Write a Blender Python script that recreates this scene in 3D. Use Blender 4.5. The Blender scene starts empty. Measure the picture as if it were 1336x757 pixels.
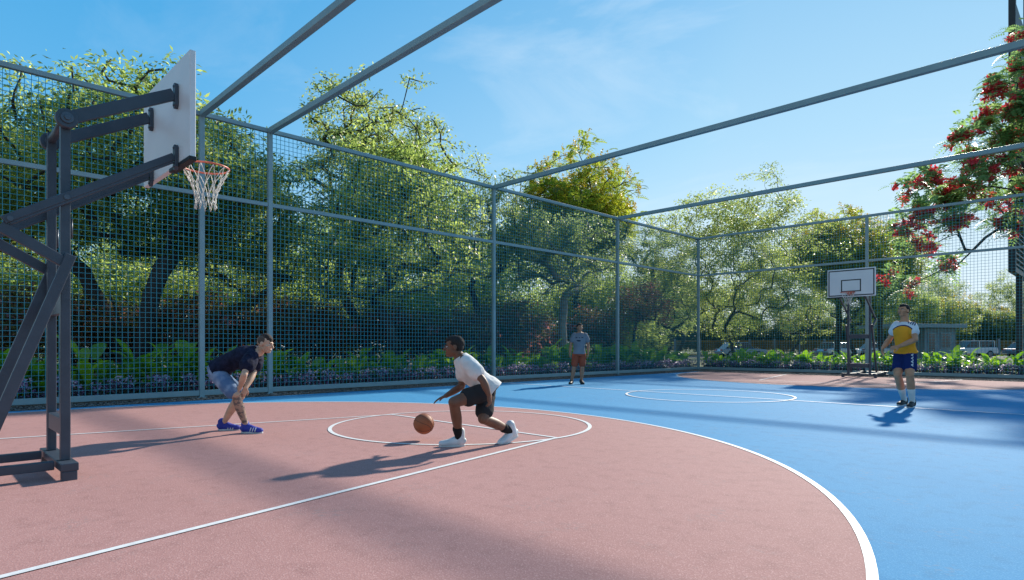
import bpy, bmesh, math, random
import numpy as np
from mathutils import Vector, Matrix, noise
from mathutils.bvhtree import BVHTree

random.seed(7); rng = np.random.default_rng(7)
S = bpy.context.scene
COL = S.collection
R = math.radians

# ------------------------------------------------------------------ camera
F, TH, YH, H = 795.0, R(45.25), 452.0, 1.08          # focal length (px of a 1336 wide picture), heading, horizon row, eye height
CF = Vector((-math.sin(TH), math.cos(TH), 0)); CR = Vector((math.cos(TH), math.sin(TH), 0))
CO = Vector((0, 0, H))
cam = bpy.data.cameras.new('camera'); co = bpy.data.objects.new('camera', cam); COL.objects.link(co)
co.location = CO; co.rotation_euler = (R(90), 0, TH)
cam.sensor_width = 36; cam.lens = 36 * F / 1336; cam.shift_y = (YH - 378.5) / 1336
cam.clip_start = 0.05; cam.clip_end = 3000
S.camera = co

def at(x, y, d):                                     # point seen at (x, y) at depth d
    return CO + d * (CF + (x - 668) / F * CR + Vector((0, 0, (YH - y) / F)))
def gp(x, d):
    p = at(x, YH, d); return (p.x, p.y)
def zat(y, d): return H + (YH - y) * d / F
def reach(parent, px, L, sign):                      # point on the ray of px at bone length L from its parent
    r = at(px[0], px[1], 1.0) - CO
    q = CO - parent
    a = r.dot(r); b = 2 * r.dot(q); c = q.dot(q) - L * L
    D = b * b - 4 * a * c
    d = -b / (2 * a) if D < 0 else (-b + sign * math.sqrt(D)) / (2 * a)
    return CO + d * r

# ------------------------------------------------------------------ materials
def nodes_of(m):
    m.use_nodes = True; nt = m.node_tree; return nt, nt.nodes, nt.links
def mat(name, col, rough=0.6, metal=0.0, col2=None, scale=8.0, bump=0.0, bscale=60.0, spec=0.5, detail=4, lo=0.35, hi=0.65, coat=0.0, dist=0.01):
    m = bpy.data.materials.new(name); nt, N, L = nodes_of(m)
    b = N['Principled BSDF']; b.inputs['Roughness'].default_value = rough; b.inputs['Metallic'].default_value = metal
    b.inputs['Specular IOR Level'].default_value = spec; b.inputs['Coat Weight'].default_value = coat
    tc = N.new('ShaderNodeTexCoord')
    if col2 is None: col2 = tuple(c * 0.8 for c in col)
    n = N.new('ShaderNodeTexNoise'); n.inputs['Scale'].default_value = scale; n.inputs['Detail'].default_value = detail
    L.new(tc.outputs['Object'], n.inputs['Vector'])
    r = N.new('ShaderNodeValToRGB'); r.color_ramp.elements[0].position = lo; r.color_ramp.elements[1].position = hi
    r.color_ramp.elements[0].color = (*col, 1); r.color_ramp.elements[1].color = (*col2, 1)
    L.new(n.outputs['Fac'], r.inputs['Fac']); L.new(r.outputs['Color'], b.inputs['Base Color'])
    if bump:
        n2 = N.new('ShaderNodeTexNoise'); n2.inputs['Scale'].default_value = bscale; n2.inputs['Detail'].default_value = 3
        L.new(tc.outputs['Object'], n2.inputs['Vector'])
        bp = N.new('ShaderNodeBump'); bp.inputs['Strength'].default_value = bump; bp.inputs['Distance'].default_value = dist
        L.new(n2.outputs['Fac'], bp.inputs['Height']); L.new(bp.outputs['Normal'], b.inputs['Normal'])
    return m

def court_mat(name, c1, c2, speck):
    m = bpy.data.materials.new(name); nt, N, L = nodes_of(m); b = N['Principled BSDF']
    tc = N.new('ShaderNodeTexCoord')
    def noi(s, d=3):
        n = N.new('ShaderNodeTexNoise'); n.inputs['Scale'].default_value = s; n.inputs['Detail'].default_value = d
        L.new(tc.outputs['Object'], n.inputs['Vector']); return n
    big, fine, mid = noi(0.55, 5), noi(120, 2), noi(7, 5)
    def mix(a, bb, fac, t='MIX'):
        x = N.new('ShaderNodeMixRGB'); x.blend_type = t
        for sck, v in ((x.inputs['Fac'], fac), (x.inputs['Color1'], a), (x.inputs['Color2'], bb)):
            if hasattr(v, 'is_output'): L.new(v, sck)
            else: sck.default_value = v
        return x.outputs['Color']
    def ramp(src, a, bb):
        r = N.new('ShaderNodeMapRange'); r.inputs[1].default_value = a; r.inputs[2].default_value = bb
        L.new(src, r.inputs[0]); return r.outputs[0]
    c = mix((*c1, 1), (*c2, 1), ramp(big.outputs['Fac'], .3, .7))
    c = mix(c, (*[v * .78 for v in c1], 1), ramp(mid.outputs['Fac'], .5, .9))
    c = mix(c, (*speck, 1), ramp(fine.outputs['Fac'], .52, .72))
    sc1, sc2 = noi(2.3, 6), noi(26, 4)
    mm = N.new('ShaderNodeMath'); mm.operation = 'MULTIPLY'; L.new(ramp(sc1.outputs['Fac'], .56, .72), mm.inputs[0]); L.new(ramp(sc2.outputs['Fac'], .50, .66), mm.inputs[1])
    c = mix(c, (*[min(1, v * .62 + .10) for v in c1], 1), mm.outputs[0])
    L.new(c, b.inputs['Base Color'])
    b.inputs['Roughness'].default_value = .85; b.inputs['Specular IOR Level'].default_value = .18
    bp = N.new('ShaderNodeBump'); bp.inputs['Strength'].default_value = .5; bp.inputs['Distance'].default_value = .004
    L.new(fine.outputs['Fac'], bp.inputs['Height']); L.new(bp.outputs['Normal'], b.inputs['Normal'])
    return m

def leaf_mat(name, cols, trans=0.45, tcol=(3.15, 3.2, 2.15), rough=.42):
    m = bpy.data.materials.new(name); nt, N, L = nodes_of(m); N.remove(N['Principled BSDF'])
    out = N['Material Output']
    a = N.new('ShaderNodeAttribute'); a.attribute_name = 'tint'
    r = N.new('ShaderNodeValToRGB'); cr = r.color_ramp
    while len(cr.elements) < len(cols): cr.elements.new(.5)
    for i, c in enumerate(cols):
        cr.elements[i].position = i / (len(cols) - 1); cr.elements[i].color = (*c, 1)
    L.new(a.outputs['Fac'], r.inputs['Fac'])
    p = N.new('ShaderNodeBsdfPrincipled'); p.inputs['Roughness'].default_value = rough; p.inputs['Specular IOR Level'].default_value = .5
    L.new(r.outputs['Color'], p.inputs['Base Color'])
    mx = N.new('ShaderNodeMixRGB'); mx.blend_type = 'MULTIPLY'; mx.inputs['Fac'].default_value = 1
    mx.inputs['Color2'].default_value = (*tcol, 1); L.new(r.outputs['Color'], mx.inputs['Color1'])
    t = N.new('ShaderNodeBsdfTranslucent'); L.new(mx.outputs['Color'], t.inputs['Color'])
    ms = N.new('ShaderNodeMixShader'); ms.inputs['Fac'].default_value = trans
    L.new(p.outputs[0], ms.inputs[1]); L.new(t.outputs[0], ms.inputs[2]); L.new(ms.outputs[0], out.inputs['Surface'])
    return m

M = {}
M['blue'] = court_mat('blue_acrylic', (.030, .235, .45), (.040, .26, .48), (.09, .335, .55))
M['pink'] = court_mat('pink_acrylic', (.385, .200, .180), (.42, .222, .202), (.56, .34, .31))
M['line'] = mat('court_line_paint', (.78, .78, .76), .6, col2=(.66, .66, .65), scale=25, bump=.3, bscale=120, dist=.003)
M['steel'] = mat('grey_fence_paint', (.25, .36, .385), .42, col2=(.215, .32, .345), scale=3, bump=.08, bscale=40)
M['mesh'] = mat('teal_wire_coating', (.03, .31, .39), .45, col2=(.025, .26, .33), scale=4)
M['stand'] = mat('charcoal_stand_paint', (.052, .066, .09), .42, col2=(.040, .052, .072), scale=6, bump=.12, bscale=70)
M['bolt'] = mat('dull_bolt_metal', (.10, .115, .14), .4, metal=.5)
M['pad'] = mat('black_rubber', (.012, .013, .016), .6, bump=.2)
M['board'] = mat('white_board_laminate', (.78, .78, .78), .4, col2=(.73, .73, .74), scale=2)
M['black_line'] = mat('black_board_line', (.02, .022, .028), .5)
M['rim'] = mat('orange_rim_paint', (.70, .17, .10), .4, col2=(.55, .12, .07), scale=30)
M['net'] = mat('white_net_cord', (.78, .76, .70), .8)
M['soil'] = mat('planting_soil', (.045, .035, .025), .95, col2=(.075, .06, .045), scale=3, bump=.8, bscale=14, dist=.05)
M['lawn'] = mat('grass_ground', (.05, .085, .022), .95, col2=(.09, .11, .035), scale=1.2, bump=.6, bscale=20, dist=.05)
M['asph'] = mat('asphalt', (.055, .055, .058), .9, col2=(.075, .075, .075), scale=5, bump=.4)
M['conc'] = mat('pale_concrete', (.32, .32, .30), .85, col2=(.24, .24, .23), scale=4, bump=.4)
M['gravel'] = mat('dark_gravel', (.12, .11, .10), .9, col2=(.03, .03, .03), scale=38, bump=1.0, bscale=30, dist=.04, detail=3, lo=.4, hi=.6)
M['stone'] = mat('grey_pebble', (.20, .185, .165), .8, col2=(.09, .085, .08), scale=9)
M['bark_dark'] = mat('dark_bark', (.035, .030, .026), .9, col2=(.06, .052, .045), scale=12, bump=.8, bscale=25, dist=.03)
M['bark_pale'] = mat('pale_grey_bark', (.30, .27, .23), .85, col2=(.20, .18, .15), scale=9, bump=.5, bscale=20, dist=.03)
M['leaf_mid'] = leaf_mat('mid_green_leaves', [(.076, .112, .038), (.138, .185, .06), (.228, .27, .095), (.38, .39, .17)], .55)
M['leaf_lime'] = leaf_mat('lime_green_leaves', [(.08, .11, .035), (.135, .17, .058), (.22, .25, .09), (.36, .37, .17)], .5)
M['leaf_dark'] = leaf_mat('dark_green_leaves', [(.03, .05, .02), (.055, .08, .028), (.09, .12, .04), (.16, .18, .07)], .42)
M['leaf_blue'] = leaf_mat('grey_green_leaves', [(.07, .10, .045), (.11, .15, .065), (.16, .20, .09), (.26, .29, .14)], .48)
M['leaf_fern'] = leaf_mat('feathery_green_leaves', [(.07, .12, .06), (.11, .18, .08), (.16, .24, .11), (.24, .32, .16)], .5)
M['leaf_olive'] = leaf_mat('olive_leaves', [(.09, .12, .03), (.15, .18, .04), (.23, .25, .05), (.36, .35, .07)], .55, (3.0, 3.1, 1.4))
M['leaf_red'] = leaf_mat('wine_tinted_leaves', [(.07, .10, .035), (.13, .13, .05), (.24, .09, .09), (.42, .18, .20)], .5, (2.4, 2.2, 1.8))
M['leaf_broad'] = leaf_mat('broad_glossy_leaves', [(.06, .17, .02), (.11, .26, .025), (.19, .36, .035), (.34, .48, .06)], .5, (1.45, 1.5, .6), .35)
M['bloom_yellow'] = leaf_mat('yellow_blossom', [(.42, .30, .02), (.60, .45, .03), (.70, .56, .06)], .45, (1.1, 1.05, .6))
M['bloom_red'] = leaf_mat('red_blossom', [(.58, .03, .05), (.76, .07, .09), (.86, .17, .17)], .45, (1.3, 1.2, 1.2))
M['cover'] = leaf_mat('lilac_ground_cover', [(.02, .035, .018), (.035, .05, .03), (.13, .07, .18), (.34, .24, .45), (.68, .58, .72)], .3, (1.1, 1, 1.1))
M['glass'] = mat('dark_glass', (.02, .03, .04), .15, spec=.6)
M['wallp'] = mat('pale_blue_plaster', (.20, .24, .28), .8, col2=(.16, .19, .23), scale=2)
M['roofp'] = mat('grey_roof_edge', (.26, .31, .35), .7)
M['rail'] = mat('ochre_railing_paint', (.42, .25, .06), .6)
M['louver'] = mat('dark_louver_metal', (.022, .024, .03), .5)
M['louver2'] = mat('grey_louver_blade', (.14, .15, .165), .5)
M['car_silver'] = mat('silver_car_paint', (.45, .47, .52), .25, metal=.5, coat=.8)
M['car_white'] = mat('white_car_paint', (.75, .75, .76), .3, coat=.8)
M['car_blue'] = mat('pale_blue_car_paint', (.30, .36, .46), .25, metal=.4, coat=.8)
M['tyre'] = mat('tyre_rubber', (.015, .015, .015), .85)
M['alloy'] = mat('alloy_rim', (.4, .4, .42), .3, metal=.8)
M['tail'] = mat('red_tail_lens', (.4, .02, .02), .2)
M['lens'] = mat('clear_lens', (.6, .62, .65), .15)
M['ball'] = mat('orange_leather', (.34, .105, .035), .6, col2=(.28, .08, .028), scale=8, bump=.5, bscale=220, dist=.002)

# ------------------------------------------------------------------ object helpers
def tag(o, label=None, cat=None, group=None, kind=None):
    if label: o['label'] = label
    if cat: o['category'] = cat
    if group: o['group'] = group
    if kind: o['kind'] = kind
    return o
def empty(name, loc=(0, 0, 0), rz=0.0, label=None, cat=None, group=None):
    o = bpy.data.objects.new(name, None); COL.objects.link(o); o.location = loc; o.rotation_euler = (0, 0, rz)
    o.empty_display_size = .2
    return tag(o, label, cat, group)
def link_mesh(name, me, mats, parent=None, smooth=False):
    me.materials.clear()
    for m in (mats if isinstance(mats, (list, tuple)) else [mats]): me.materials.append(m)
    o = bpy.data.objects.new(name, me); COL.objects.link(o)
    if parent: o.parent = parent
    if smooth: me.polygons.foreach_set('use_smooth', [True] * len(me.polygons))
    return o
def np_mesh(name, V, Q, tint=None, mi=None):
    V = np.asarray(V, dtype=np.float32).reshape(-1, 3); Q = np.asarray(Q, dtype=np.int32); k = Q.shape[1]
    me = bpy.data.meshes.new(name)
    me.vertices.add(len(V)); me.vertices.foreach_set('co', V.ravel())
    me.loops.add(Q.size); me.loops.foreach_set('vertex_index', Q.ravel())
    me.polygons.add(len(Q)); me.polygons.foreach_set('loop_start', np.arange(0, Q.size, k, dtype=np.int32))
    me.polygons.foreach_set('loop_total', np.full(len(Q), k, dtype=np.int32))
    if mi is not None: me.polygons.foreach_set('material_index', np.asarray(mi, dtype=np.int32))
    me.update(calc_edges=True)
    if tint is not None:
        a = me.attributes.new('tint', 'FLOAT', 'FACE'); a.data.foreach_set('value', np.asarray(tint, dtype=np.float32))
    return me

class B:                                              # a small mesh collector
    def __init__(s): s.bm = bmesh.new(); s.mi = 0
    def _f(s, vs, idx):
        v = [s.bm.verts.new(p) for p in vs]
        for f in idx:
            fc = s.bm.faces.new([v[i] for i in f]); fc.material_index = s.mi
        return s
    def box(s, a, b):
        (x0, y0, z0), (x1, y1, z1) = a, b
        x0, x1 = min(x0, x1), max(x0, x1); y0, y1 = min(y0, y1), max(y0, y1); z0, z1 = min(z0, z1), max(z0, z1)
        return s._f([(x0, y0, z0), (x1, y0, z0), (x1, y1, z0), (x0, y1, z0), (x0, y0, z1), (x1, y0, z1), (x1, y1, z1), (x0, y1, z1)],
                    [(0, 3, 2, 1), (4, 5, 6, 7), (0, 1, 5, 4), (1, 2, 6, 5), (2, 3, 7, 6), (3, 0, 4, 7)])
    def bar(s, p, q, w, h, up=(0, 0, 1)):             # rectangular bar p->q, w across, h along "up"
        p, q, up = Vector(p), Vector(q), Vector(up); d = (q - p).normalized()
        x = d.cross(up)
        if x.length < 1e-4: x = d.cross(Vector((0, 1, 0)))
        x.normalize(); u = x.cross(d).normalized()
        c = [(-w / 2, -h / 2), (w / 2, -h / 2), (w / 2, h / 2), (-w / 2, h / 2)]
        vs = [p + x * a + u * b for a, b in c] + [q + x * a + u * b for a, b in c]
        return s._f(vs, [(0, 1, 2, 3), (7, 6, 5, 4), (0, 4, 5, 1), (1, 5, 6, 2), (2, 6, 7, 3), (3, 7, 4, 0)])
    def tube(s, pts, r, n=8, closed=False):
        pts = [Vector(p) for p in pts]; k = len(pts); rings = []
        rr = r if isinstance(r, (list, tuple)) else [r] * k
        for i, p in enumerate(pts):
            a = pts[(i - 1) % k] if (closed or i > 0) else p; b = pts[(i + 1) % k] if (closed or i < k - 1) else p
            d = (b - a).normalized()
            x = d.cross(Vector((0, 0, 1)))
            if x.length < 1e-3: x = Vector((1, 0, 0))
            x.normalize(); u = x.cross(d)
            rings.append([s.bm.verts.new(p + (x * math.cos(t) + u * math.sin(t)) * rr[i]) for t in [2 * math.pi * j / n for j in range(n)]])
        for i in range(k if closed else k - 1):
            A, C = rings[i], rings[(i + 1) % k]
            for j in range(n):
                f = s.bm.faces.new((A[j], A[(j + 1) % n], C[(j + 1) % n], C[j])); f.smooth = True; f.material_index = s.mi
        if not closed:
            s.bm.faces.new(rings[0][::-1]).material_index = s.mi; s.bm.faces.new(rings[-1]).material_index = s.mi
        return s
    def prism(s, poly, ext):                          # polygon (3d points) extruded by ext
        ext = Vector(ext); n = len(poly); a = [s.bm.verts.new(p) for p in poly]; b = [s.bm.verts.new(Vector(p) + ext) for p in poly]
        s.bm.faces.new(a[::-1]).material_index = s.mi; s.bm.faces.new(b).material_index = s.mi
        for i in range(n): s.bm.faces.new((a[i], a[(i + 1) % n], b[(i + 1) % n], b[i])).material_index = s.mi
        return s
    def sphere(s, c, rad, u=16, v=10, rot=None):
        rad = rad if isinstance(rad, (tuple, list)) else (rad,) * 3
        mx = Matrix.Translation(c) @ (rot.to_4x4() if rot else Matrix.Identity(4)) @ Matrix.Diagonal((*rad, 1))
        r = bmesh.ops.create_uvsphere(s.bm, u_segments=u, v_segments=v, radius=1, matrix=mx)
        for vv in r['verts']:
            for f in vv.link_faces: f.smooth = True; f.material_index = s.mi
        return s
    def build(s, name, mats, parent=None, bevel=0.0, seg=2):
        bm = s.bm; bmesh.ops.recalc_face_normals(bm, faces=bm.faces)
        me = bpy.data.meshes.new(name); bm.to_mesh(me); bm.free()
        o = link_mesh(name, me, mats, parent)
        if bevel:
            md = o.modifiers.new('bevel', 'BEVEL'); md.width = bevel; md.segments = seg; md.limit_method = 'ANGLE'; md.angle_limit = R(40)
        return o
def copy_tree(o, parent=None):
    c = o.copy(); COL.objects.link(c); c.parent = parent
    for ch in list(o.children): copy_tree(ch, c)
    return c

# ------------------------------------------------------------------ light, sky
EL, AZ = R(28.8), R(8.6)
ld = Vector((math.sin(AZ) * math.cos(EL), -math.cos(AZ) * math.cos(EL), -math.sin(EL)))
sl = bpy.data.lights.new('sun', 'SUN'); so = bpy.data.objects.new('sun', sl); COL.objects.link(so)
so.rotation_euler = ld.to_track_quat('-Z', 'Y').to_euler(); so.location = (0, 40, 40)
sl.energy = 5.0; sl.angle = R(1.8); sl.color = (1, .93, .82)
w = bpy.data.worlds.new('World'); S.world = w; w.use_nodes = True; N, L = w.node_tree.nodes, w.node_tree.links
bg = N['Background']; bg.inputs['Strength'].default_value = .090
sky = N.new('ShaderNodeTexSky'); sky.sky_type = 'NISHITA'; sky.sun_disc = False
sky.sun_elevation = EL; sky.sun_rotation = -AZ; sky.air_density = 1.15; sky.dust_density = .6; sky.ozone_density = 2.2
tc = N.new('ShaderNodeTexCoord'); geo = tc.outputs['Generated']
def W(t, **k):
    n = N.new(t)
    for a_, v in k.items(): setattr(n, a_, v)
    return n
def ramp(src, stops):
    r = N.new('ShaderNodeValToRGB'); cr = r.color_ramp
    while len(cr.elements) < len(stops): cr.elements.new(.5)
    for e, (p_, c) in zip(cr.elements, stops): e.position = p_; e.color = (*c, 1)
    L.new(src, r.inputs['Fac']); return r.outputs['Color']
nrm = W('ShaderNodeVectorMath', operation='NORMALIZE'); L.new(geo, nrm.inputs[0])
sep = N.new('ShaderNodeSeparateXYZ'); L.new(nrm.outputs[0], sep.inputs[0])
hi = ramp(sep.outputs['Z'], [(0.0, (.66, .80, .90)), (.10, (.42, .68, .88)), (.26, (.12, .44, .77)), (.5, (.045, .34, .69)), (1, (.02, .17, .48))])
lo_ = ramp(sep.outputs['Z'], [(0.0, (.80, .88, .93)), (.12, (.64, .80, .90)), (.30, (.42, .68, .86)), (.6, (.18, .47, .76)), (1, (.05, .26, .60))])
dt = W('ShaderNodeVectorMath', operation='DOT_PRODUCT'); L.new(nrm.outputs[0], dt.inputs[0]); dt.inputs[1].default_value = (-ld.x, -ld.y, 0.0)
mrz = N.new('ShaderNodeMapRange'); mrz.inputs[1].default_value = .35; mrz.inputs[2].default_value = .98; L.new(dt.outputs['Value'], mrz.inputs[0])
gm = N.new('ShaderNodeMixRGB'); L.new(mrz.outputs[0], gm.inputs['Fac']); L.new(hi, gm.inputs['Color1']); L.new(lo_, gm.inputs['Color2'])
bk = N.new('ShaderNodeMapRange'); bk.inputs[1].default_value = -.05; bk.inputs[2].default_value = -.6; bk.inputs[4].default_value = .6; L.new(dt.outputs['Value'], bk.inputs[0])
gb = N.new('ShaderNodeMixRGB'); L.new(bk.outputs[0], gb.inputs['Fac']); L.new(gm.outputs[0], gb.inputs['Color1']); gb.inputs['Color2'].default_value = (.36, .45, .52, 1); gm = gb  # less blue sky behind the camera, unseen, added as fill light
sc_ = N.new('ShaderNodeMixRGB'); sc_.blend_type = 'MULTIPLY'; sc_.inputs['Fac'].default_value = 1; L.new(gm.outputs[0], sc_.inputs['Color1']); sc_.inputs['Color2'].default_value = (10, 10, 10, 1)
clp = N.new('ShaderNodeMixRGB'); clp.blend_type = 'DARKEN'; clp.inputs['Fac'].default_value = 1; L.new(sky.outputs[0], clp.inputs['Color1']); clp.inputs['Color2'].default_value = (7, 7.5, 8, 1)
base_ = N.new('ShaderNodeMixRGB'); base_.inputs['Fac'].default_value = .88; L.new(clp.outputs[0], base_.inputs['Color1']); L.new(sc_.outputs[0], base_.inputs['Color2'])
mp = N.new('ShaderNodeMapping'); mp.inputs['Scale'].default_value = (1.0, 2.4, 5.0); mp.inputs['Rotation'].default_value = (.35, .3, .5)
L.new(nrm.outputs[0], mp.inputs['Vector'])
n1 = N.new('ShaderNodeTexNoise'); n1.inputs['Scale'].default_value = 1.5; n1.inputs['Detail'].default_value = 9; n1.inputs['Roughness'].default_value = .60; n1.inputs['Distortion'].default_value = .7
L.new(mp.outputs[0], n1.inputs['Vector'])
mr = N.new('ShaderNodeMapRange'); mr.inputs[1].default_value = .50; mr.inputs[2].default_value = .85; mr.inputs[4].default_value = .38
L.new(n1.outputs['Fac'], mr.inputs[0])
ml = W('ShaderNodeMath', operation='MULTIPLY'); L.new(mr.outputs[0], ml.inputs[0])
ma = N.new('ShaderNodeMapRange'); ma.inputs[1].default_value = .1; ma.inputs[2].default_value = .8; ma.inputs[3].default_value = .15; L.new(dt.outputs['Value'], ma.inputs[0]); L.new(ma.outputs[0], ml.inputs[1])
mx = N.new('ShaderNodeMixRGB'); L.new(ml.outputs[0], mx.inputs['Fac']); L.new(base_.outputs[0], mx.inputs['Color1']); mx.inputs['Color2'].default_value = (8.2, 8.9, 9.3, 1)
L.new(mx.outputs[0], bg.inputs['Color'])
S.view_settings.view_transform = 'Standard'; S.view_settings.look = 'None'; S.view_settings.gamma = 1; S.view_settings.exposure = 0.42

#PEOPLE
# ================================================================== people
def skin_mat(name, c, ink=None):
    m = mat(name, c, .55, col2=tuple(v * .8 for v in c), scale=14, bump=.12, bscale=90, dist=.003)
    b = m.node_tree.nodes['Principled BSDF']; b.inputs['Subsurface Weight'].default_value = .08; b.inputs['Subsurface Radius'].default_value = (.02, .008, .004); b.inputs['Subsurface Scale'].default_value = .5
    if ink:
        nt, N, L = nodes_of(m); a = N.new('ShaderNodeAttribute'); a.attribute_name = 'tint'
        src = b.inputs['Base Color'].links[0].from_socket
        x = N.new('ShaderNodeMixRGB'); L.new(a.outputs['Fac'], x.inputs['Fac']); L.new(src, x.inputs['Color1']); x.inputs['Color2'].default_value = (*ink, 1)
        L.new(x.outputs[0], b.inputs['Base Color'])
    return m
def cloth(name, c, c2=None, scale=6, lo=.35, hi=.65, rough=.9):
    return mat(name, c, rough, col2=c2 or tuple(v * .82 for v in c), scale=scale, bump=.25, bscale=260, dist=.002, spec=.2, lo=lo, hi=hi)
M['sk1'] = skin_mat('deep_brown_skin', (.17, .075, .04)); M['sk2'] = skin_mat('light_skin', (.60, .38, .26), (.07, .07, .075))
M['sk3'] = skin_mat('tanned_skin', (.58, .26, .135)); M['sk4'] = skin_mat('brown_skin', (.42, .19, .11))
M['hair'] = mat('dark_hair', (.012, .010, .009), .8, bump=.6, bscale=200); M['hair2'] = mat('brown_hair', (.035, .02, .014), .8, bump=.6, bscale=200)
M['eye_w'] = mat('eye_white', (.6, .6, .58), .3); M['eye_d'] = mat('dark_iris', (.01, .008, .006), .2)
M['white_cloth'] = cloth('white_cotton', (.74, .73, .70)); M['char_cloth'] = cloth('charcoal_shorts_cloth', (.028, .030, .033))
M['navy_cloth'] = cloth('dark_navy_print_cotton', (.006, .008, .022), (.018, .022, .05), 22)
M['denim'] = cloth('washed_denim', (.10, .17, .30), (.36, .44, .56), 7, .45, .8)
M['jersey'] = cloth('amber_jersey', (.90, .35, .025)); M['jersey_w'] = cloth('white_jersey', (.72, .72, .74)); M['jersey_n'] = cloth('navy_trim', (.012, .02, .09))
M['navy_shorts'] = cloth('navy_shorts_cloth', (.010, .024, .115)); M['mark_w'] = cloth('white_print', (.8, .8, .8))
M['grey_cloth'] = cloth('grey_cotton', (.20, .21, .245)); M['rust_cloth'] = cloth('rust_shorts_cloth', (.34, .075, .04)); M['mark_d'] = cloth('dark_print', (.03, .035, .06))
M['sock_b'] = cloth('black_sock', (.015, .015, .016)); M['sock_w'] = cloth('white_sock', (.72, .70, .66))
M['shoe_w'] = mat('white_leather', (.66, .70, .72), .5, bump=.2, bscale=60); M['shoe_b'] = mat('blue_suede', (.025, .04, .33), .7, bump=.2); M['shoe_k'] = mat('black_shoe_cloth', (.015, .015, .018), .6, bump=.2)
M['sole_w'] = mat('white_sole_rubber', (.62, .63, .62), .6); M['sole_k'] = mat('dark_sole_rubber', (.03, .03, .03), .7)

def loft(b, pts, rad, side, n=24, sub=3):
    """closed elliptical loft; rad = (across, deep) per point; side = across vector per point; curve is smoothed"""
    P = [Vector(p) for p in pts]; m = len(P); sd = side if isinstance(side, list) else [side] * m
    def cr(a, b_, c, d, t): return .5 * ((2 * b_) + (c - a) * t + (2 * a - 5 * b_ + 4 * c - d) * t * t + (3 * b_ - a - 3 * c + d) * t ** 3)
    Q, RR, SS = [], [], []
    for i in range(m - 1):
        i0, i3 = max(0, i - 1), min(m - 1, i + 2)
        for k in range(sub):
            t = k / sub
            Q.append(cr(P[i0], P[i], P[i + 1], P[i3], t)); SS.append(sd[i].lerp(sd[i + 1], t))
            RR.append(tuple(max(.004, cr(rad[i0][j], rad[i][j], rad[i + 1][j], rad[i3][j], t)) for j in (0, 1)))
    Q.append(P[-1]); RR.append(rad[-1]); SS.append(sd[-1])
    rings = []
    for i, p in enumerate(Q):
        d = (Q[min(i + 1, len(Q) - 1)] - Q[max(0, i - 1)]).normalized(); s = (SS[i] - d * SS[i].dot(d)).normalized(); u = d.cross(s)
        rings.append([b.bm.verts.new(p + s * math.cos(a) * RR[i][0] + u * math.sin(a) * RR[i][1]) for a in [2 * math.pi * j / n for j in range(n)]])
    for A, C in zip(rings, rings[1:]):
        for j in range(n): b.bm.faces.new((A[j], A[(j + 1) % n], C[(j + 1) % n], C[j]))
    b.bm.faces.new(rings[0][::-1]); b.bm.faces.new(rings[-1])
def limb(b, p, q, rs, bulge=None, sub=1):
    p, q = Vector(p), Vector(q); n = len(rs); pts = []
    for i in range(n):
        v = p.lerp(q, i / (n - 1))
        if bulge: v = v + bulge * math.sin(math.pi * i / (n - 1))
        pts.append(v)
    s = (q - p).cross(Vector((0.3, .2, .9))).normalized()
    loft(b, pts, [(r, r) for r in rs], s, 18, 2); b.sphere(p, rs[0], 16, 10); b.sphere(q, rs[-1], 16, 10)
def remeshed(b, name, mats, parent, voxel=.006, smooth=3, wr=0.0, wscale=9.0, seed=0.0):
    bm = b.bm; bmesh.ops.recalc_face_normals(bm, faces=bm.faces)
    me = bpy.data.meshes.new('temp'); bm.to_mesh(me); bm.free()
    o = bpy.data.objects.new('temp', me); COL.objects.link(o)
    r = o.modifiers.new('r', 'REMESH'); r.mode = 'VOXEL'; r.voxel_size = voxel
    s = o.modifiers.new('s', 'SMOOTH'); s.factor = .5; s.iterations = smooth
    dg = bpy.context.evaluated_depsgraph_get(); dg.update(); ev = o.evaluated_get(dg)
    out = bpy.data.meshes.new_from_object(ev); out.name = name
    bpy.data.objects.remove(o); bpy.data.meshes.remove(me)
    if wr:
        VV = [v.co.copy() for v in out.vertices]; NN = [v.normal.copy() for v in out.vertices]; flat = []
        for v, nn_ in zip(VV, NN):
            c = v * wscale + Vector((seed, seed * 2, 0)); n_ = noise.noise(Vector((c.x, c.y, c.z * .55))) + .5 * noise.noise(c * 2.3)
            flat.extend(v + nn_ * (wr * n_))
        out.vertices.foreach_set('co', flat); out.update()
    ob = link_mesh(name, out, mats, parent, True)
    if parent: ob.matrix_parent_inverse = Matrix.Translation(-parent.location)
    return ob
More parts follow.
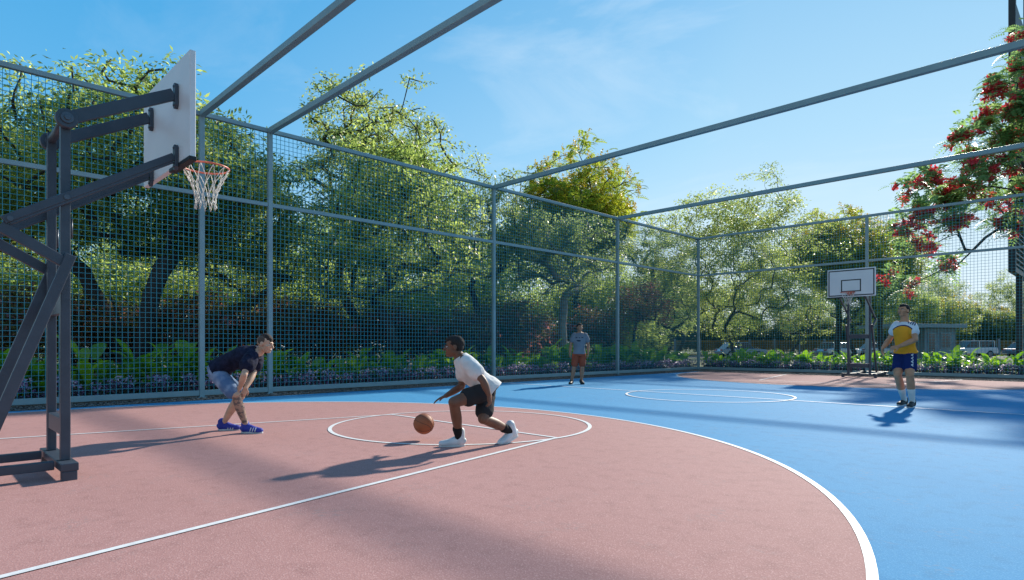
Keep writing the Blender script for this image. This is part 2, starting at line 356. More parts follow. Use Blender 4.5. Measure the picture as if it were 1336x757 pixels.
def hand(b, w, d, n, thumb, curl=.35, sc=1.0, curls=None):
    """w wrist, d finger direction, n palm normal (the side the fingers curl towards), thumb = +1/-1 side"""
    d = d.normalized(); n = (n - d * n.dot(d)).normalized(); s = d.cross(n) * thumb
    loft(b, [w - d * .015, w + d * .02 * sc, w + d * .055 * sc, w + d * .088 * sc], [(.026 * sc, .019 * sc), (.033 * sc, .017 * sc), (.041 * sc, .015 * sc), (.039 * sc, .011 * sc)], s, 18, 3)
    for i, (off, ln) in enumerate(((.031, .072), (.0105, .082), (-.0105, .077), (-.031, .060))):
        p = w + (d * .080 + s * off) * sc; fan = off * 3.2; c = (curls[i] if curls else curl) ; a = 0
        dd = (d + s * fan * .9).normalized(); pts = [p - dd * .02]; pts.append(p.copy())
        for k, f in enumerate((.45, .31, .24)):
            a += c * (1.0 + .25 * k); e = dd * math.cos(a) + n * math.sin(a); p = p + e * ln * f * sc; pts.append(p.copy())
        b.tube(pts, [.0092 * sc, .0088 * sc, .0083 * sc, .0078 * sc, .0062 * sc], 10); b.sphere(pts[-1], .0064 * sc, 10, 8)
    p = w + (d * .022 + s * .026) * sc; e1 = (d * .62 + s * .75 + n * .22).normalized(); q = p + e1 * .036 * sc; e2 = (d * .85 + s * .38 + n * .35).normalized(); r_ = q + e2 * .032 * sc; t_ = r_ + (e2 + n * .2).normalized() * .024 * sc
    b.tube([p, q, r_, t_], [.015 * sc, .0115 * sc, .0098 * sc, .0072 * sc], 10); b.sphere(t_, .0074 * sc, 10, 8)
def foot(root, A, toe, up, uppm, solem, name='shoe', sc=1.0, high=False, collar=None):
    toe = toe.normalized(); up = (up - toe * up.dot(toe)).normalized(); s = toe.cross(up)
    G = A - up * .088 * sc
    f = lambda x, z, y=0: G + toe * x * sc + up * z * sc + s * y * sc
    b = B()
    secs = [(-.068, .042, .026, .030), (-.050, .052, .038, .048), (0, .062, .041, .060), (.05, .056, .044, .054), (.10, .046, .048, .044), (.15, .040, .050, .038), (.185, .037, .044, .034), (.205, .034, .030, .026), (.214, .032, .014, .012)]
    loft(b, [f(x, z) for x, z, a, c in secs], [(a * sc, c * sc) for x, z, a, c in secs], s, 22, 3)
    top = .165 if high else .115
    limb(b, f(-.012, .06), f(-.016, top), [.052 * sc, .052 * sc, .050 * sc])
    sh = remeshed(b, name, uppm, root, .005, 2, .002, 20)
    # laces and tongue line
    out = []
    for t in [2 * math.pi * i / 40 for i in range(40)]:
        c, s_ = math.cos(t), math.sin(t); x = .074 + .142 * c; wv = (.040 + .010 * max(0, c)) * (abs(s_) ** .75) * (1 if s_ > 0 else -1); out.append((x, wv))
    b = B(); b.prism([f(x, -.002, y) for x, y in out], up * .026 * sc)
    so_ = b.build('sole', solem, sh, .004)
    b = B()
    for i in range(5):
        x = .035 + i * .018; zt = .098 - .0095 * i - (.003 * i)
        b.tube([f(x, zt - .012, -.026), f(x + .003, zt + .003, -.010), f(x + .003, zt + .003, .010), f(x, zt - .012, .026)], .0035, 6)
    lc_ = b.build('laces', solem if uppm is not M['shoe_k'] else M['sole_k'], sh)
    return sh
def decal(target, root, lines, wd, m, name, off=.004):
    vs = [v.co.copy() for v in target.data.vertices]; bv = BVHTree.FromPolygons(vs, [tuple(p.vertices) for p in target.data.polygons])
    b = B(); any_ = False
    for ln in lines:
        pts = []
        for (x0, y0), (x1, y1) in zip(ln, ln[1:]):
            for k in range(4): pts.append((x0 + (x1 - x0) * k / 4, y0 + (y1 - y0) * k / 4))
        pts.append(ln[-1]); H_ = []
        for x, y in pts:
            r = (at(x, y, 1) - CO).normalized(); loc, nn, i, dd = bv.ray_cast(CO, r)
            if loc: H_.append((loc, nn))
        if len(H_) < 3: continue
        prev = None
        for i, (p, nn) in enumerate(H_):
            d = (H_[min(i + 1, len(H_) - 1)][0] - H_[max(0, i - 1)][0]); s = d.cross(nn)
            if s.length < 1e-7: continue
            s = s.normalized() * wd / 2; q = [b.bm.verts.new(p + nn * off + s), b.bm.verts.new(p + nn * off - s)]
            if prev: b.bm.faces.new((prev[0], prev[1], q[1], q[0])); any_ = True
            prev = q
    o = b.build(name, m, target); return o

def person(label, J, look, hm, skin, shirtm, shortm, shoem, solem, sockm=None, sock=0.0, hem=0.0, cut=(.5, .5), build=1.0, high=False, fade=False, handopt=None, footopt=None, ink=None, voxel=.005, tight=0.0, sleeve=.55, face_extra=None, palm=(None, None), collar=True, loose=0.0):
    """J: world joints. L and R are the person's own left and right."""
    base = Vector(((J['ankL'].x + J['ankR'].x) / 2, (J['ankL'].y + J['ankR'].y) / 2, 0))
    root = empty('person', base, 0, label, 'person'); k = build
    sh_ax = (J['shL'] - J['shR']).normalized(); hp_ax = (J['hipL'] - J['hipR']).normalized()
    sp = J['spine']                                    # neck base, chest, waist, pelvis
    n0, ch, wa, pe = sp; dn = (pe - wa).normalized()
    def torso(b, e, low, topx=True):
        P = [pe + dn * low, pe, wa, ch, ch.lerp(n0, .55), n0, n0 + (n0 - ch).normalized() * .03]
        rd_ = [(.125, .095), (.163, .115), (.142, .10), (.165, .118), (.168, .098), (.095, .066), (.058, .056)]
        ax = [hp_ax, hp_ax, hp_ax.lerp(sh_ax, .45), sh_ax, sh_ax, sh_ax, sh_ax]
        loft(b, P if topx else P[:-1], [(a * k + e, c * k + e) for a, c in (rd_ if topx else rd_[:-1])], ax if topx else ax[:-1], 28, 4)
        for s in ('L', 'R'): b.sphere(J['sh' + s].lerp(n0, .08), (.062 * k + e * .8), 16, 12)
    # ---- body
    b = B(); torso(b, 0, .05)
    f = look.normalized(); up = J.get('headup', Vector((0, 0, 1))); up = (up - f * up.dot(f)).normalized(); s = f.cross(up); hc = J['head']
    X = lambda x, y, z: hc + s * x + f * y + up * z
    Rm = Matrix((s, f, up)).transposed()
    el = lambda c, r: b.sphere(X(*c), r, 24, 16, Rm)
    el((0, -.014, .026), (.077, .097, .090)); el((0, .028, -.025), (.062, .064, .085)); el((0, .046, -.078), (.042, .042, .034)); el((0, .010, -.055), (.060, .055, .050))
    el((0, .074, -.093), (.019, .017, .015)); el((0, .084, .019), (.048, .013, .009)); el((0, .086, -.060), (.024, .0115, .0065)); el((0, .085, -.071), (.020, .0105, .006))
    b.tube([X(0, .088, .012), X(0, .102, -.012), X(0, .113, -.030)], [.007, .009, .0125], 10); b.sphere(X(0, .110, -.032), (.016, .012, .011), 12, 8, Rm)
    for e in (-1, 1):
        el((e * .077, -.008, -.012), (.010, .020, .031)); el((e * .045, .062, -.025), (.018, .018, .018))
    b.tube([X(0, -.025, -.05), (X(0, -.028, -.09) + n0) / 2, n0 - (n0 - ch).normalized() * -.0], [.058 * k, .056 * k, .066 * k], 18)
    b.tube([n0, J['shL']], [.055 * k, .05 * k], 14); b.tube([n0, J['shR']], [.055 * k, .05 * k], 14)
    for S_ in ('L', 'R'):
        sh, eb, wr = J['sh' + S_], J['el' + S_], J['wr' + S_]
        limb(b, sh, eb, [.056 * k, .055 * k, .050 * k, .044 * k, .039 * k]); limb(b, eb, wr, [.039 * k, .043 * k, .040 * k, .033 * k, .0265 * k])
        hd, hn, cu = J['hand' + S_]
        hand(b, wr, hd, hn, 1 if S_ == 'L' else -1, cu, .98)
        hp, kn, an = J['hip' + S_], J['kn' + S_], J['ank' + S_]
        limb(b, hp, kn, [.088 * k, .088 * k, .080 * k, .070 * k, .060 * k]); b.sphere(kn, .059 * k, 16, 12)
        back = ((hp + an) / 2 - kn); back = back.normalized() * .012 if back.length > .03 else -f * .012
        limb(b, kn, an, [.055 * k, .058 * k, .059 * k, .050 * k, .040 * k, .035 * k], back)
        t = J['toe' + S_]; tu = J['up' + S_]; limb(b, an, an - tu * .03 + t * .08, [.036, .034, .03])
    body = remeshed(b, 'body', skin, root, voxel, 2)
    if ink:
        p0, p1, rr_, thr = ink; vals = []
        for p in body.data.polygons:
            c = p.center; t = max(0, min(1, (c - p0).dot(p1 - p0) / (p1 - p0).length_squared)); dd = (c - p0.lerp(p1, t)).length
            nv = noise.noise(c * 28) + .6 * noise.noise(c * 60)
            vals.append((.85 if nv > thr else .35) if dd < rr_ and .02 < t < .98 else 0.0)
        a = body.data.attributes.new('tint', 'FLOAT', 'FACE'); a.data.foreach_set('value', vals)
    inv = Matrix.Translation(-base)
    for e in (-1, 1):
        b = B(); b.sphere(X(e * .031, .0775, .002), (.0135, .010, .0075), 12, 8, Rm); ey = b.build('eye', M['eye_w'], body); ey
        b = B(); b.sphere(X(e * .031, .0865, .002), .0048, 10, 8); b.build('iris', M['eye_d'], ey)
        b = B(); b.tube([X(e * .014, .094, .018), X(e * .032, .0925, .0235), X(e * .05, .082, .018)], .0035, 6); b.build('eyebrow', hm, body)
    b = B(); b.tube([X(-.019, .0925, -.0655), X(0, .0985, -.0655), X(.019, .0925, -.0655)], .0022, 6); b.build('mouth', M['lip'], body)
    # ---- hair
    b = B()
    if fade: b.sphere(X(0, -.008, .046), (.068, .0925, .080), 28, 18, Rm)
    else: b.sphere(X(0, -.022, .035), (.0815, .095, .0865), 28, 18, Rm); b.sphere(X(0, .018, .072), (.056, .066, .046), 20, 12, Rm); b.sphere(X(0, -.04, -.005), (.073, .068, .06), 20, 12, Rm)
    remeshed(b, 'hair', hm, body, .006, 1, .004, 60)
    if fade:
        b = B(); b.sphere(X(0, -.018, .028), (.0795, .0895, .084), 28, 18, Rm); remeshed(b, 'shaved_sides', M['stubble'], body, .006, 1)
    # ---- shirt
    b = B(); e = .016 + loose; torso(b, e, hem - .0, False); b.sphere(pe + dn * hem * .5, .05, 8, 6); loft(b, [wa.lerp(pe, .4), pe, pe + dn * hem], [(.150 * k + e, .108 * k + e), (.172 * k + e, .128 * k + e), (.17 * k + e + .006, .128 * k + e + .006)], hp_ax, 24, 3)
    for S_ in ('L', 'R'):
        sh, eb = J['sh' + S_], J['el' + S_]; q = sh.lerp(eb, sleeve)
        limb(b, sh.lerp(n0, .12), q, [.066 * k + e * .7, .070 * k + e, .067 * k + e * 1.1, (.064 * k + e * 1.2)])
    b.tube([n0 - (n0 - ch).normalized() * .03, n0 + (n0 - ch).normalized() * .012], [.085 * k, .066 * k], 20)
    shirt = remeshed(b, 'shirt', shirtm, root, .007, 3, .0075 - tight, 10, hash(label) % 7)
    # ---- shorts
    b = B(); e = .012; waist = pe.lerp(wa, .2)
    loft(b, [waist, pe, pe + dn * .07], [(.150 * k + e, .108 * k + e), (.165 * k + e, .118 * k + e), (.13 * k + e, .11 * k + e)], hp_ax, 24, 3)
    for S_, c_ in (('L', cut[0]), ('R', cut[1])):
        hp, kn = J['hip' + S_], J['kn' + S_]; limb(b, hp, hp.lerp(kn, c_), [.092 * k + e, .094 * k + e, .088 * k + e * 1.3, (.080 * k + e * 1.7)])
    shorts = remeshed(b, 'shorts', shortm, root, .007, 3, .008, 9, 3 + hash(label) % 5)
    for S_ in ('L', 'R'):
        an, kn, t, tu = J['ank' + S_], J['kn' + S_], J['toe' + S_], J['up' + S_]
        foot(root, an, t, tu, shoem, solem, high=high)
        if sock:
            b = B(); limb(b, an.lerp(kn, .02), an.lerp(kn, sock), [.042 * k, .043 * k, .046 * k + .012 * sock, .050 * k + .016 * sock]); remeshed(b, 'sock', sockm, root, .006, 2, .002, 30)
    return root, body, shirt, shorts, inv
M['lip'] = mat('lip_tone', (.12, .045, .035), .5); M['stubble'] = mat('short_stubble', (.10, .072, .056), .85, bump=.3, bscale=300)

def V3(x, y, d): return at(x, y, d)
def ankle(x, d, z=.088): p = at(x, YH, d); return Vector((p.x, p.y, z))
Z3 = Vector((0, 0, 1))
# ---- player dribbling, white tee
J = {}
J['spine'] = [V3(599.5, 465.5, 6.62), V3(613, 484, 6.62), V3(626, 496.5, 6.62), V3(637, 507, 6.62)]
J['shL'] = V3(610.5, 473.5, 6.42); J['shR'] = V3(605.5, 470.5, 6.80)
J['elL'] = reach(J['shL'], (630.5, 497), .285, -1); J['wrL'] = V3(637.5, 514.5, 6.27)
J['handL'] = (V3(640.5, 531, 6.3) - V3(637.5, 515, 6.27), CF * .6 - CR, .38)
J['elR'] = reach(J['shR'], (602.5, 504), .29, 1); J['wrR'] = reach(J['elR'], (582, 516.5), .25, -1)
J['handR'] = (-CR * 1.0 - Z3 * .42 - CF * .1, Vector((0, 0, -1)), .16)
J['hipL'] = V3(634, 510.5, 6.54); J['hipR'] = V3(635.5, 509.5, 6.72)
J['ankL'] = V3(598.6, 574.2 - 1.5, 6.55); J['ankL'].z = .088; J['knL'] = reach(J['hipL'], (592, 525), .41, -1)
J['ankR'] = V3(667, 563.0, 6.80); J['knR'] = reach(J['hipR'], (630.5, 546.5), .385, -1)
J['toeL'] = -CR * 1.0 - CF * .15; J['upL'] = Z3
tr = V3(660.5, 579, 6.72) - V3(682, 566, 6.86); J['toeR'] = tr.normalized(); J['upR'] = (-CR * .62 + Z3 * .8).normalized() * 1.0
J['upR'] = (Z3 - J['toeR'] * Z3.dot(J['toeR'])).normalized()
J['head'] = V3(592.3, 452.3, 6.60); J['headup'] = Z3 - CR * .12
p1 = person('dribbling player in white tee and charcoal shorts leaning forward over the orange ball', J, -CR * .98 - CF * .12 - Z3 * .05, M['hair'], M['sk1'], M['white_cloth'], M['char_cloth'], M['shoe_w'], M['sole_w'],
            M['sock_b'], .28, hem=.065, cut=(.56, .74), build=.97, high=True, loose=.004)
# ---- bent player, navy tee
J = {}
J['spine'] = [V3(337.5, 459.5, 7.60), V3(318, 466, 7.60), V3(299.5, 473, 7.62), V3(285, 483, 7.62)]
J['shR'] = V3(327, 466.5, 7.44); J['shL'] = V3(335, 465.5, 7.78)
J['elR'] = reach(J['shR'], (318.5, 489), .275, -1); J['wrR'] = reach(J['elR'], (313, 506.5), .235, 1)
J['handR'] = (-CR * .75 - Z3 * .55 + CF * .1, CF * .9 - Z3 * .4, .45)
J['elL'] = reach(J['shL'], (330, 489), .275, -1); J['wrL'] = reach(J['elL'], (320.5, 506.5), .235, -1)
J['handL'] = (-CR * .35 - Z3 * .9, -CR * .5 + CF * .4, .5)
J['hipR'] = V3(283, 488, 7.53); J['hipL'] = V3(285, 487, 7.72)
J['ankR'] = ankle(321.5, 7.56); J['knR'] = reach(J['hipR'], (307.5, 515), .41, -1)
J['ankL'] = ankle(291.5, 7.80); J['knL'] = reach(J['hipL'], (313.5, 517), .42, -1)
J['toeR'] = CR * 1.0 - CF * .12; J['upR'] = Z3; J['toeL'] = CR * 1.0 + CF * .05; J['upL'] = Z3
J['head'] = V3(346.3, 448.3, 7.58); J['headup'] = Z3 + CR * .28
p2 = person('tattooed player in dark navy tee and denim shorts bending with hands on his knee', J, CR * .97 - CF * .15 - Z3 * .2, M['hair2'], M['sk2'], M['navy_cloth'], M['denim'], M['shoe_b'], M['sole_w'],
            None, 0, hem=.0, cut=(.80, .84), build=.93, fade=True, ink=(J['knR'], J['ankR'].lerp(J['knR'], .12), .075, .02), loose=.014, sleeve=.5)
for sh, x0 in ((0, 296), (1, 326)):
    shoes = sorted([c for c in p2[0].children if c.name.startswith('shoe')], key=lambda o: sum((v.co.dot(CR) for v in o.data.vertices)) / len(o.data.vertices))
    decal(shoes[sh], p2[0], [[(x0 + 3.2 * i + 1.8, 558.2), (x0 + 3.2 * i, 563.2)] for i in range(3)], .012, M['mark_w'], 'side_stripes', .003)
# ---- standing player, amber jersey
J = {}
J['spine'] = [V3(1180.5, 420.5, 10.86), V3(1180.5, 433, 10.86), V3(1181, 449, 10.88), V3(1181.5, 460, 10.90)]
J['shR'] = V3(1169.5, 425, 10.95); J['shL'] = V3(1191, 426, 10.74)
J['elR'] = reach(J['shR'], (1160.5, 443), .29, 1); J['wrR'] = reach(J['elR'], (1151.5, 454.5), .25, -1)
J['handR'] = (-CR * .35 - Z3 * .9 - CF * .2, CR * .6 - Z3 * .2 - CF * .5, .4)
J['elL'] = reach(J['shL'], (1194.5, 443), .28, -1); J['wrL'] = reach(J['elL'], (1172, 452.5), .27, -1)
J['handL'] = (-CR * 1.0 - Z3 * .18, -Z3 * .6 + CF * .7, .42)
J['hipR'] = V3(1175.5, 463, 10.97); J['hipL'] = V3(1187, 463, 10.82)
J['ankR'] = ankle(1180, 11.15); J['knR'] = reach(J['hipR'], (1171, 489), .44, -1)
J['ankL'] = ankle(1190.5, 10.78); J['knL'] = reach(J['hipL'], (1187, 489.5), .42, -1)
J['toeR'] = -CR * .95 - CF * .55; J['upR'] = Z3; J['toeL'] = -CR * .75 - CF * .65; J['upL'] = Z3
J['head'] = V3(1178.8, 405.2, 10.84)
p3 = person('standing player in amber and white jersey with navy shorts looking up to the left', J, -CR * .92 - CF * .42 + Z3 * .12, M['hair'], M['sk3'], [M['jersey'], M['jersey_w'], M['jersey_n']], M['navy_shorts'], M['shoe_k'], M['sole_w'],
            M['sock_w'], .46, hem=-.02, cut=(.60, .60), build=1.09, sleeve=.42, tight=.002, loose=-.005)
shirt = p3[2]; zc = (J['shR'].z + J['shL'].z) / 2 + .005
fr = (-CR * .5 - CF * .87).normalized(); cc = J['spine'][1]
SX = (J['shL'] - J['shR']).normalized(); AS = [(J['sh' + q_], J['el' + q_]) for q_ in 'LR']
def on_sleeve(c):
    for a_, b_ in AS:
        t_ = (c - a_).dot(b_ - a_) / (b_ - a_).length_squared
        if t_ > -.05 and (c - a_.lerp(b_, t_)).length < .115 and (c - cc).dot((AS[0][0] - AS[1][0]).normalized()) * (1 if a_ is AS[0][0] else -1) > .165: return True
    return False
for p in shirt.data.polygons:
    c = p.center; lat = abs((c - cc).dot(CR)); z_ = zc + .015 - 2.6 * (c - cc).dot(SX) ** 2
    p.material_index = 1 if c.z > z_ or on_sleeve(c) else (2 if c.z > z_ - .022 else 0)
decal(shirt, p3[0], [[(1184.5 + i * 2.6, 416.5 + .9 * i + (i * .2)), (1186.6 + i * 2.6, 419.3 + .9 * i), (1185.2 + i * 2.6, 422.2 + .9 * i)] for i in range(4)], .017, M['jersey_n'], 'shoulder_chevrons')
decal(p3[3], p3[0], [[(1191.6, 462.0 + i * 4.3), (1189.0, 463.5 + i * 4.3), (1191.5, 465.0 + i * 4.3)] for i in range(4)], .014, M['mark_w'], 'white_chevrons')
# ---- far player, grey tee
J = {}
D = 17.4
J['spine'] = [V3(756.5, 434.8, D), V3(756, 444, D), V3(755.6, 454, D), V3(755.6, 461.5, D)]
J['shR'] = V3(748.6, 438, D); J['shL'] = V3(764.4, 438, D)
J['elR'] = V3(744.6, 450.5, D + .05); J['wrR'] = V3(743.4, 461, D - .05); J['handR'] = (-Z3 + CR * .05, CR * .8 + CF * .3, .3)
J['elL'] = V3(767.6, 450.5, D + .05); J['wrL'] = V3(767.2, 461.5, D - .05); J['handL'] = (-Z3 - CR * .08, -CR * .8 + CF * .3, .3)
J['hipR'] = V3(751.4, 463, D); J['hipL'] = V3(759.8, 463, D)
J['ankR'] = ankle(745.8, D); J['knR'] = V3(748.8, 480, D - .05); J['ankL'] = ankle(758.6, D); J['knL'] = V3(759.6, 480, D - .05)
J['toeR'] = -CF * .9 - CR * .35; J['upR'] = Z3; J['toeL'] = -CF * .95 + CR * .15; J['upL'] = Z3
J['head'] = V3(756.4, 427.4, D - .02)
p4 = person('far player standing near the side fence in grey printed tee and rust shorts', J, -CF * .9 + CR * .3, M['hair'], M['sk4'], M['grey_cloth'], M['rust_cloth'], M['shoe_k'], M['sole_k'],
            None, 0, hem=.01, cut=(.72, .72), build=1.0, sleeve=.45)
decal(p4[2], p4[0], [[(751, 441.0), (753.5, 440.6)], [(755, 440.7), (757, 441.1)], [(758.5, 440.8), (761, 440.4)], [(752.2, 444.2), (757.6, 444.3)], [(753.4, 445.2), (757.2, 445.2)]], .022, M['mark_d'], 'chest_print')

# ------------------------------------------------------------------ ground and court
def sheet(name, poly, z, m, kind='structure'):
    b = B(); v = [b.bm.verts.new((x, y, z)) for x, y in poly]; b.bm.faces.new(v)
    return tag(b.build(name, m), kind=kind)
XL, XR, Y0, Y1 = -13.0, .35, -4.0, 23.95            # playing surface
FX, FY = -13.8, 25.7                                 # fence lines
sheet('ground', [(-900, -900), (900, -900), (900, 900), (-900, 900)], -.02, M['lawn'])
sheet('planting_bed', [(-40, -12), (-13.9, -12), (-13.9, 25.85), (6, 25.85), (6, 29.5), (-40, 29.5)], -.012, M['soil'])
sheet('gravel_strip', [(-14.0, -8), (3, -8), (3, 25.84), (-14.0, 25.84)], -.006, M['gravel'])
sheet('court_surface', [(XL, Y0), (XR, Y0), (XR, Y1), (XL, Y1)], .002, M['blue'])
CX, NY, FYC, R3 = -6.62, 1.53, 23.4, 6.02
def arc(cx, cy, r, a0, a1, n=96): return [(cx + r * math.cos(R(a0 + (a1 - a0) * i / n)), cy + r * math.sin(R(a0 + (a1 - a0) * i / n))) for i in range(n + 1)]
sheet('near_three_point_area', [(CX - R3, Y0 + .1), (CX + R3, Y0 + .1)] + arc(CX, NY, R3, 0, 180), .006, M['pink'])
sheet('far_three_point_area', [(CX + R3, Y1 - .01), (CX - R3, Y1 - .01)] + arc(CX, FYC, R3, 180, 360), .006, M['pink'])
lb = B(); LZ = [.010]
def stripe(pts, wd=.05, closed=False):
    z = LZ[0]; LZ[0] += .0004
    P = [Vector((x, y)) for x, y in pts]; n = len(P); lf, rt = [], []
    for i in range(n):
        a = P[(i - 1) % n] if (closed or i) else P[i]; c = P[(i + 1) % n] if (closed or i < n - 1) else P[i]
        d = (c - a).normalized(); nn = Vector((-d.y, d.x)) * wd / 2
        lf.append(lb.bm.verts.new((*(P[i] + nn), z))); rt.append(lb.bm.verts.new((*(P[i] - nn), z)))
    for i in range(n if closed else n - 1):
        j = (i + 1) % n; lb.bm.faces.new((rt[i], rt[j], lf[j], lf[i]))
stripe([(CX - R3, Y0 + .1)] + arc(CX, NY, R3, 180, 0) + [(CX + R3, Y0 + .1)])
stripe([(CX - R3, Y1 - .01)] + arc(CX, FYC, R3, 180, 360) + [(CX + R3, Y1 - .01)])
FT = 5.40
stripe([(-9.37, 0), (-8.12, FT)]); stripe([(-3.62, 0), (-4.70, FT)]); stripe([(-8.14, FT), (-4.68, FT)])
stripe(arc(-6.42, FT, 1.74, 0, 360)[:-1], closed=True)
stripe([(-8.17, 19.1), (-9.2, Y1 - .01)]); stripe([(-4.75, 19.1), (-3.7, Y1 - .01)]); stripe([(-8.19, 19.1), (-4.73, 19.1)])
stripe([(XL, 12.42), (XR, 12.42)]); stripe(arc(-6.48, 12.47, 1.75, 0, 360)[:-1], closed=True)
stripe([(-12.9, 0), (-.3, 0)])
tag(lb.build('painted_court_lines', M['line']), kind='structure')
# pebbles on the gravel margin
V, Q = [], []
n = 9000
def pebbles(n, xf, yf):
    out = []
    for i in range(n): out.append((xf(), yf(), random.uniform(.008, .022)))
    return out
peb = pebbles(6200, lambda: random.uniform(-13.98, -13.02), lambda: random.uniform(-1, 25.2)) + pebbles(5200, lambda: random.uniform(-13.0, 1.0), lambda: random.uniform(23.97, 25.6))
base = np.array([(1, 0, 0), (0, 1, 0), (-1, 0, 0), (0, -1, 0), (0, 0, .8), (0, 0, -.8)])
tri = np.array([(0, 1, 4), (1, 2, 4), (2, 3, 4), (3, 0, 4), (1, 0, 5), (2, 1, 5), (3, 2, 5), (0, 3, 5)])
vs = []; fs = []
for i, (x, y, r) in enumerate(peb):
    v = base * r * rng.uniform(.7, 1.5, (6, 3)); a = random.uniform(0, 6.3); c, s_ = math.cos(a), math.sin(a)
    v = v @ np.array([[c, s_, 0], [-s_, c, 0], [0, 0, 1]]); vs.append(v + (x, y, r * .5)); fs.append(tri + 6 * i)
tag(link_mesh('pebbles', np_mesh('pebbles', np.concatenate(vs), np.concatenate(fs)), M['stone']), 'loose grey and brown pebbles filling the margin between court and fence', 'gravel', kind='stuff')
k = B(); k.box((FX - .16, -8, -.02), (FX - .06, FY + .06, .05)); k.box((FX - .06, FY + .06, -.02), (3, FY + .16, .05))
tag(k.build('kerb', M['conc'], bevel=.01), kind='structure')

# ------------------------------------------------------------------ cage fence
FH, MR = 6.0, 4.31
PW = .10
def panel(b, p0, p1, z0, z1):                        # wire grid between two posts
    p0, p1 = Vector((*p0, 0)), Vector((*p1, 0)); Ln = (p1 - p0).length; d = (p1 - p0) / Ln
    nrm = Vector((-d.y, d.x, 0)); 
    nv = max(1, round(Ln / .1)); nh = max(1, round((z1 - z0) / .1))
    for i in range(1, nv):
        p = p0 + d * Ln * i / nv
        b.bar((p.x, p.y, z0), (p.x, p.y, z1), .0082, .0082, nrm)
    for i in range(1, nh):
        z = z0 + (z1 - z0) * i / nh; q0, q1 = p0 + nrm * .009, p1 + nrm * .009
        b.bar((q0.x, q0.y, z), (q1.x, q1.y, z), .0078, .0078)
def fence(name, stops, axis, label):
    root = empty(name, (FX, FY, 0), 0, label, 'fence')
    O = Vector((FX, FY, 0))
    P = [(Vector((FX, s, 0)) if axis == 'y' else Vector((s, FY, 0))) - O for s in stops]
    for i, p in enumerate(P):
        if axis == 'x' and i == 0: continue          # the corner post belongs to the long side
        b = B(); b.box((p.x - PW / 2, p.y - PW / 2, 0), (p.x + PW / 2, p.y + PW / 2, FH - .045))
        if i in (0, len(P) - 1) or 1:
            b.box((p.x - .09, p.y - .09, -.005), (p.x + .09, p.y + .09, .012))
        b.build('post', M['steel'], root, .006)
    for i in range(len(P) - 1):
        a, c = P[i], P[i + 1]; d = (c - a).normalized(); a2, c2 = a + d * (PW / 2 + .001), c - d * (PW / 2 + .001)
        for nm, z, hh in (('middle_rail', MR, .085), ('bottom_rail', .095, .11)):
            B().bar((a2.x, a2.y, z), (c2.x, c2.y, z), .07, hh).build(nm, M['steel'], root, .005)
        b = B(); panel(b, (a2.x, a2.y), (c2.x, c2.y), .15, MR - .0425); b.build('mesh_panel', M['mesh'], root)
        b = B(); panel(b, (a2.x, a2.y), (c2.x, c2.y), MR + .0425, FH - .045); b.build('mesh_panel', M['mesh'], root)
    a, c = P[0], P[-1]; d = (c - a).normalized(); a = a - d * (.05 if axis == 'y' else -.052); c = c + d * .05
    B().bar((a.x, a.y, FH), (c.x, c.y, FH), .10, .09).build('top_rail', M['steel'], root, .006)
    return root
ys = [-2.08, 4.42, 5.88, 12.88, 19.40, FY]
fence('mesh_fence', ys, 'y', 'long grey steel fence with teal wire mesh along the tree shaded court side')
fence('mesh_fence', [FX, -6.9, 0.9], 'x', 'shorter grey steel mesh fence closing the far end behind the distant hoop')
for y, lab in ((4.42, 'grey overhead steel beam just beyond the near backboard, highest and leftmost in the sky'),
               (5.88, 'thick grey overhead beam crossing the sky right of the near backboard beam'),
               (12.88, 'long grey overhead beam crossing mid sky from the middle fence post'),
               (19.40, 'lower grey overhead beam nearest the far end fence, passing in front of red flowers')):
    root = empty('overhead_beam', (FX, y, 0), 0, lab, 'beam', 'beams spanning over the court')
    B().bar((.052, 0, FH), (14.75, 0, FH), .115, .115).build('beam', M['steel'], root, .006)
    B().box((14.65, -.05, 0), (14.75, .05, FH - .051)).build('post', M['steel'], root, .006)

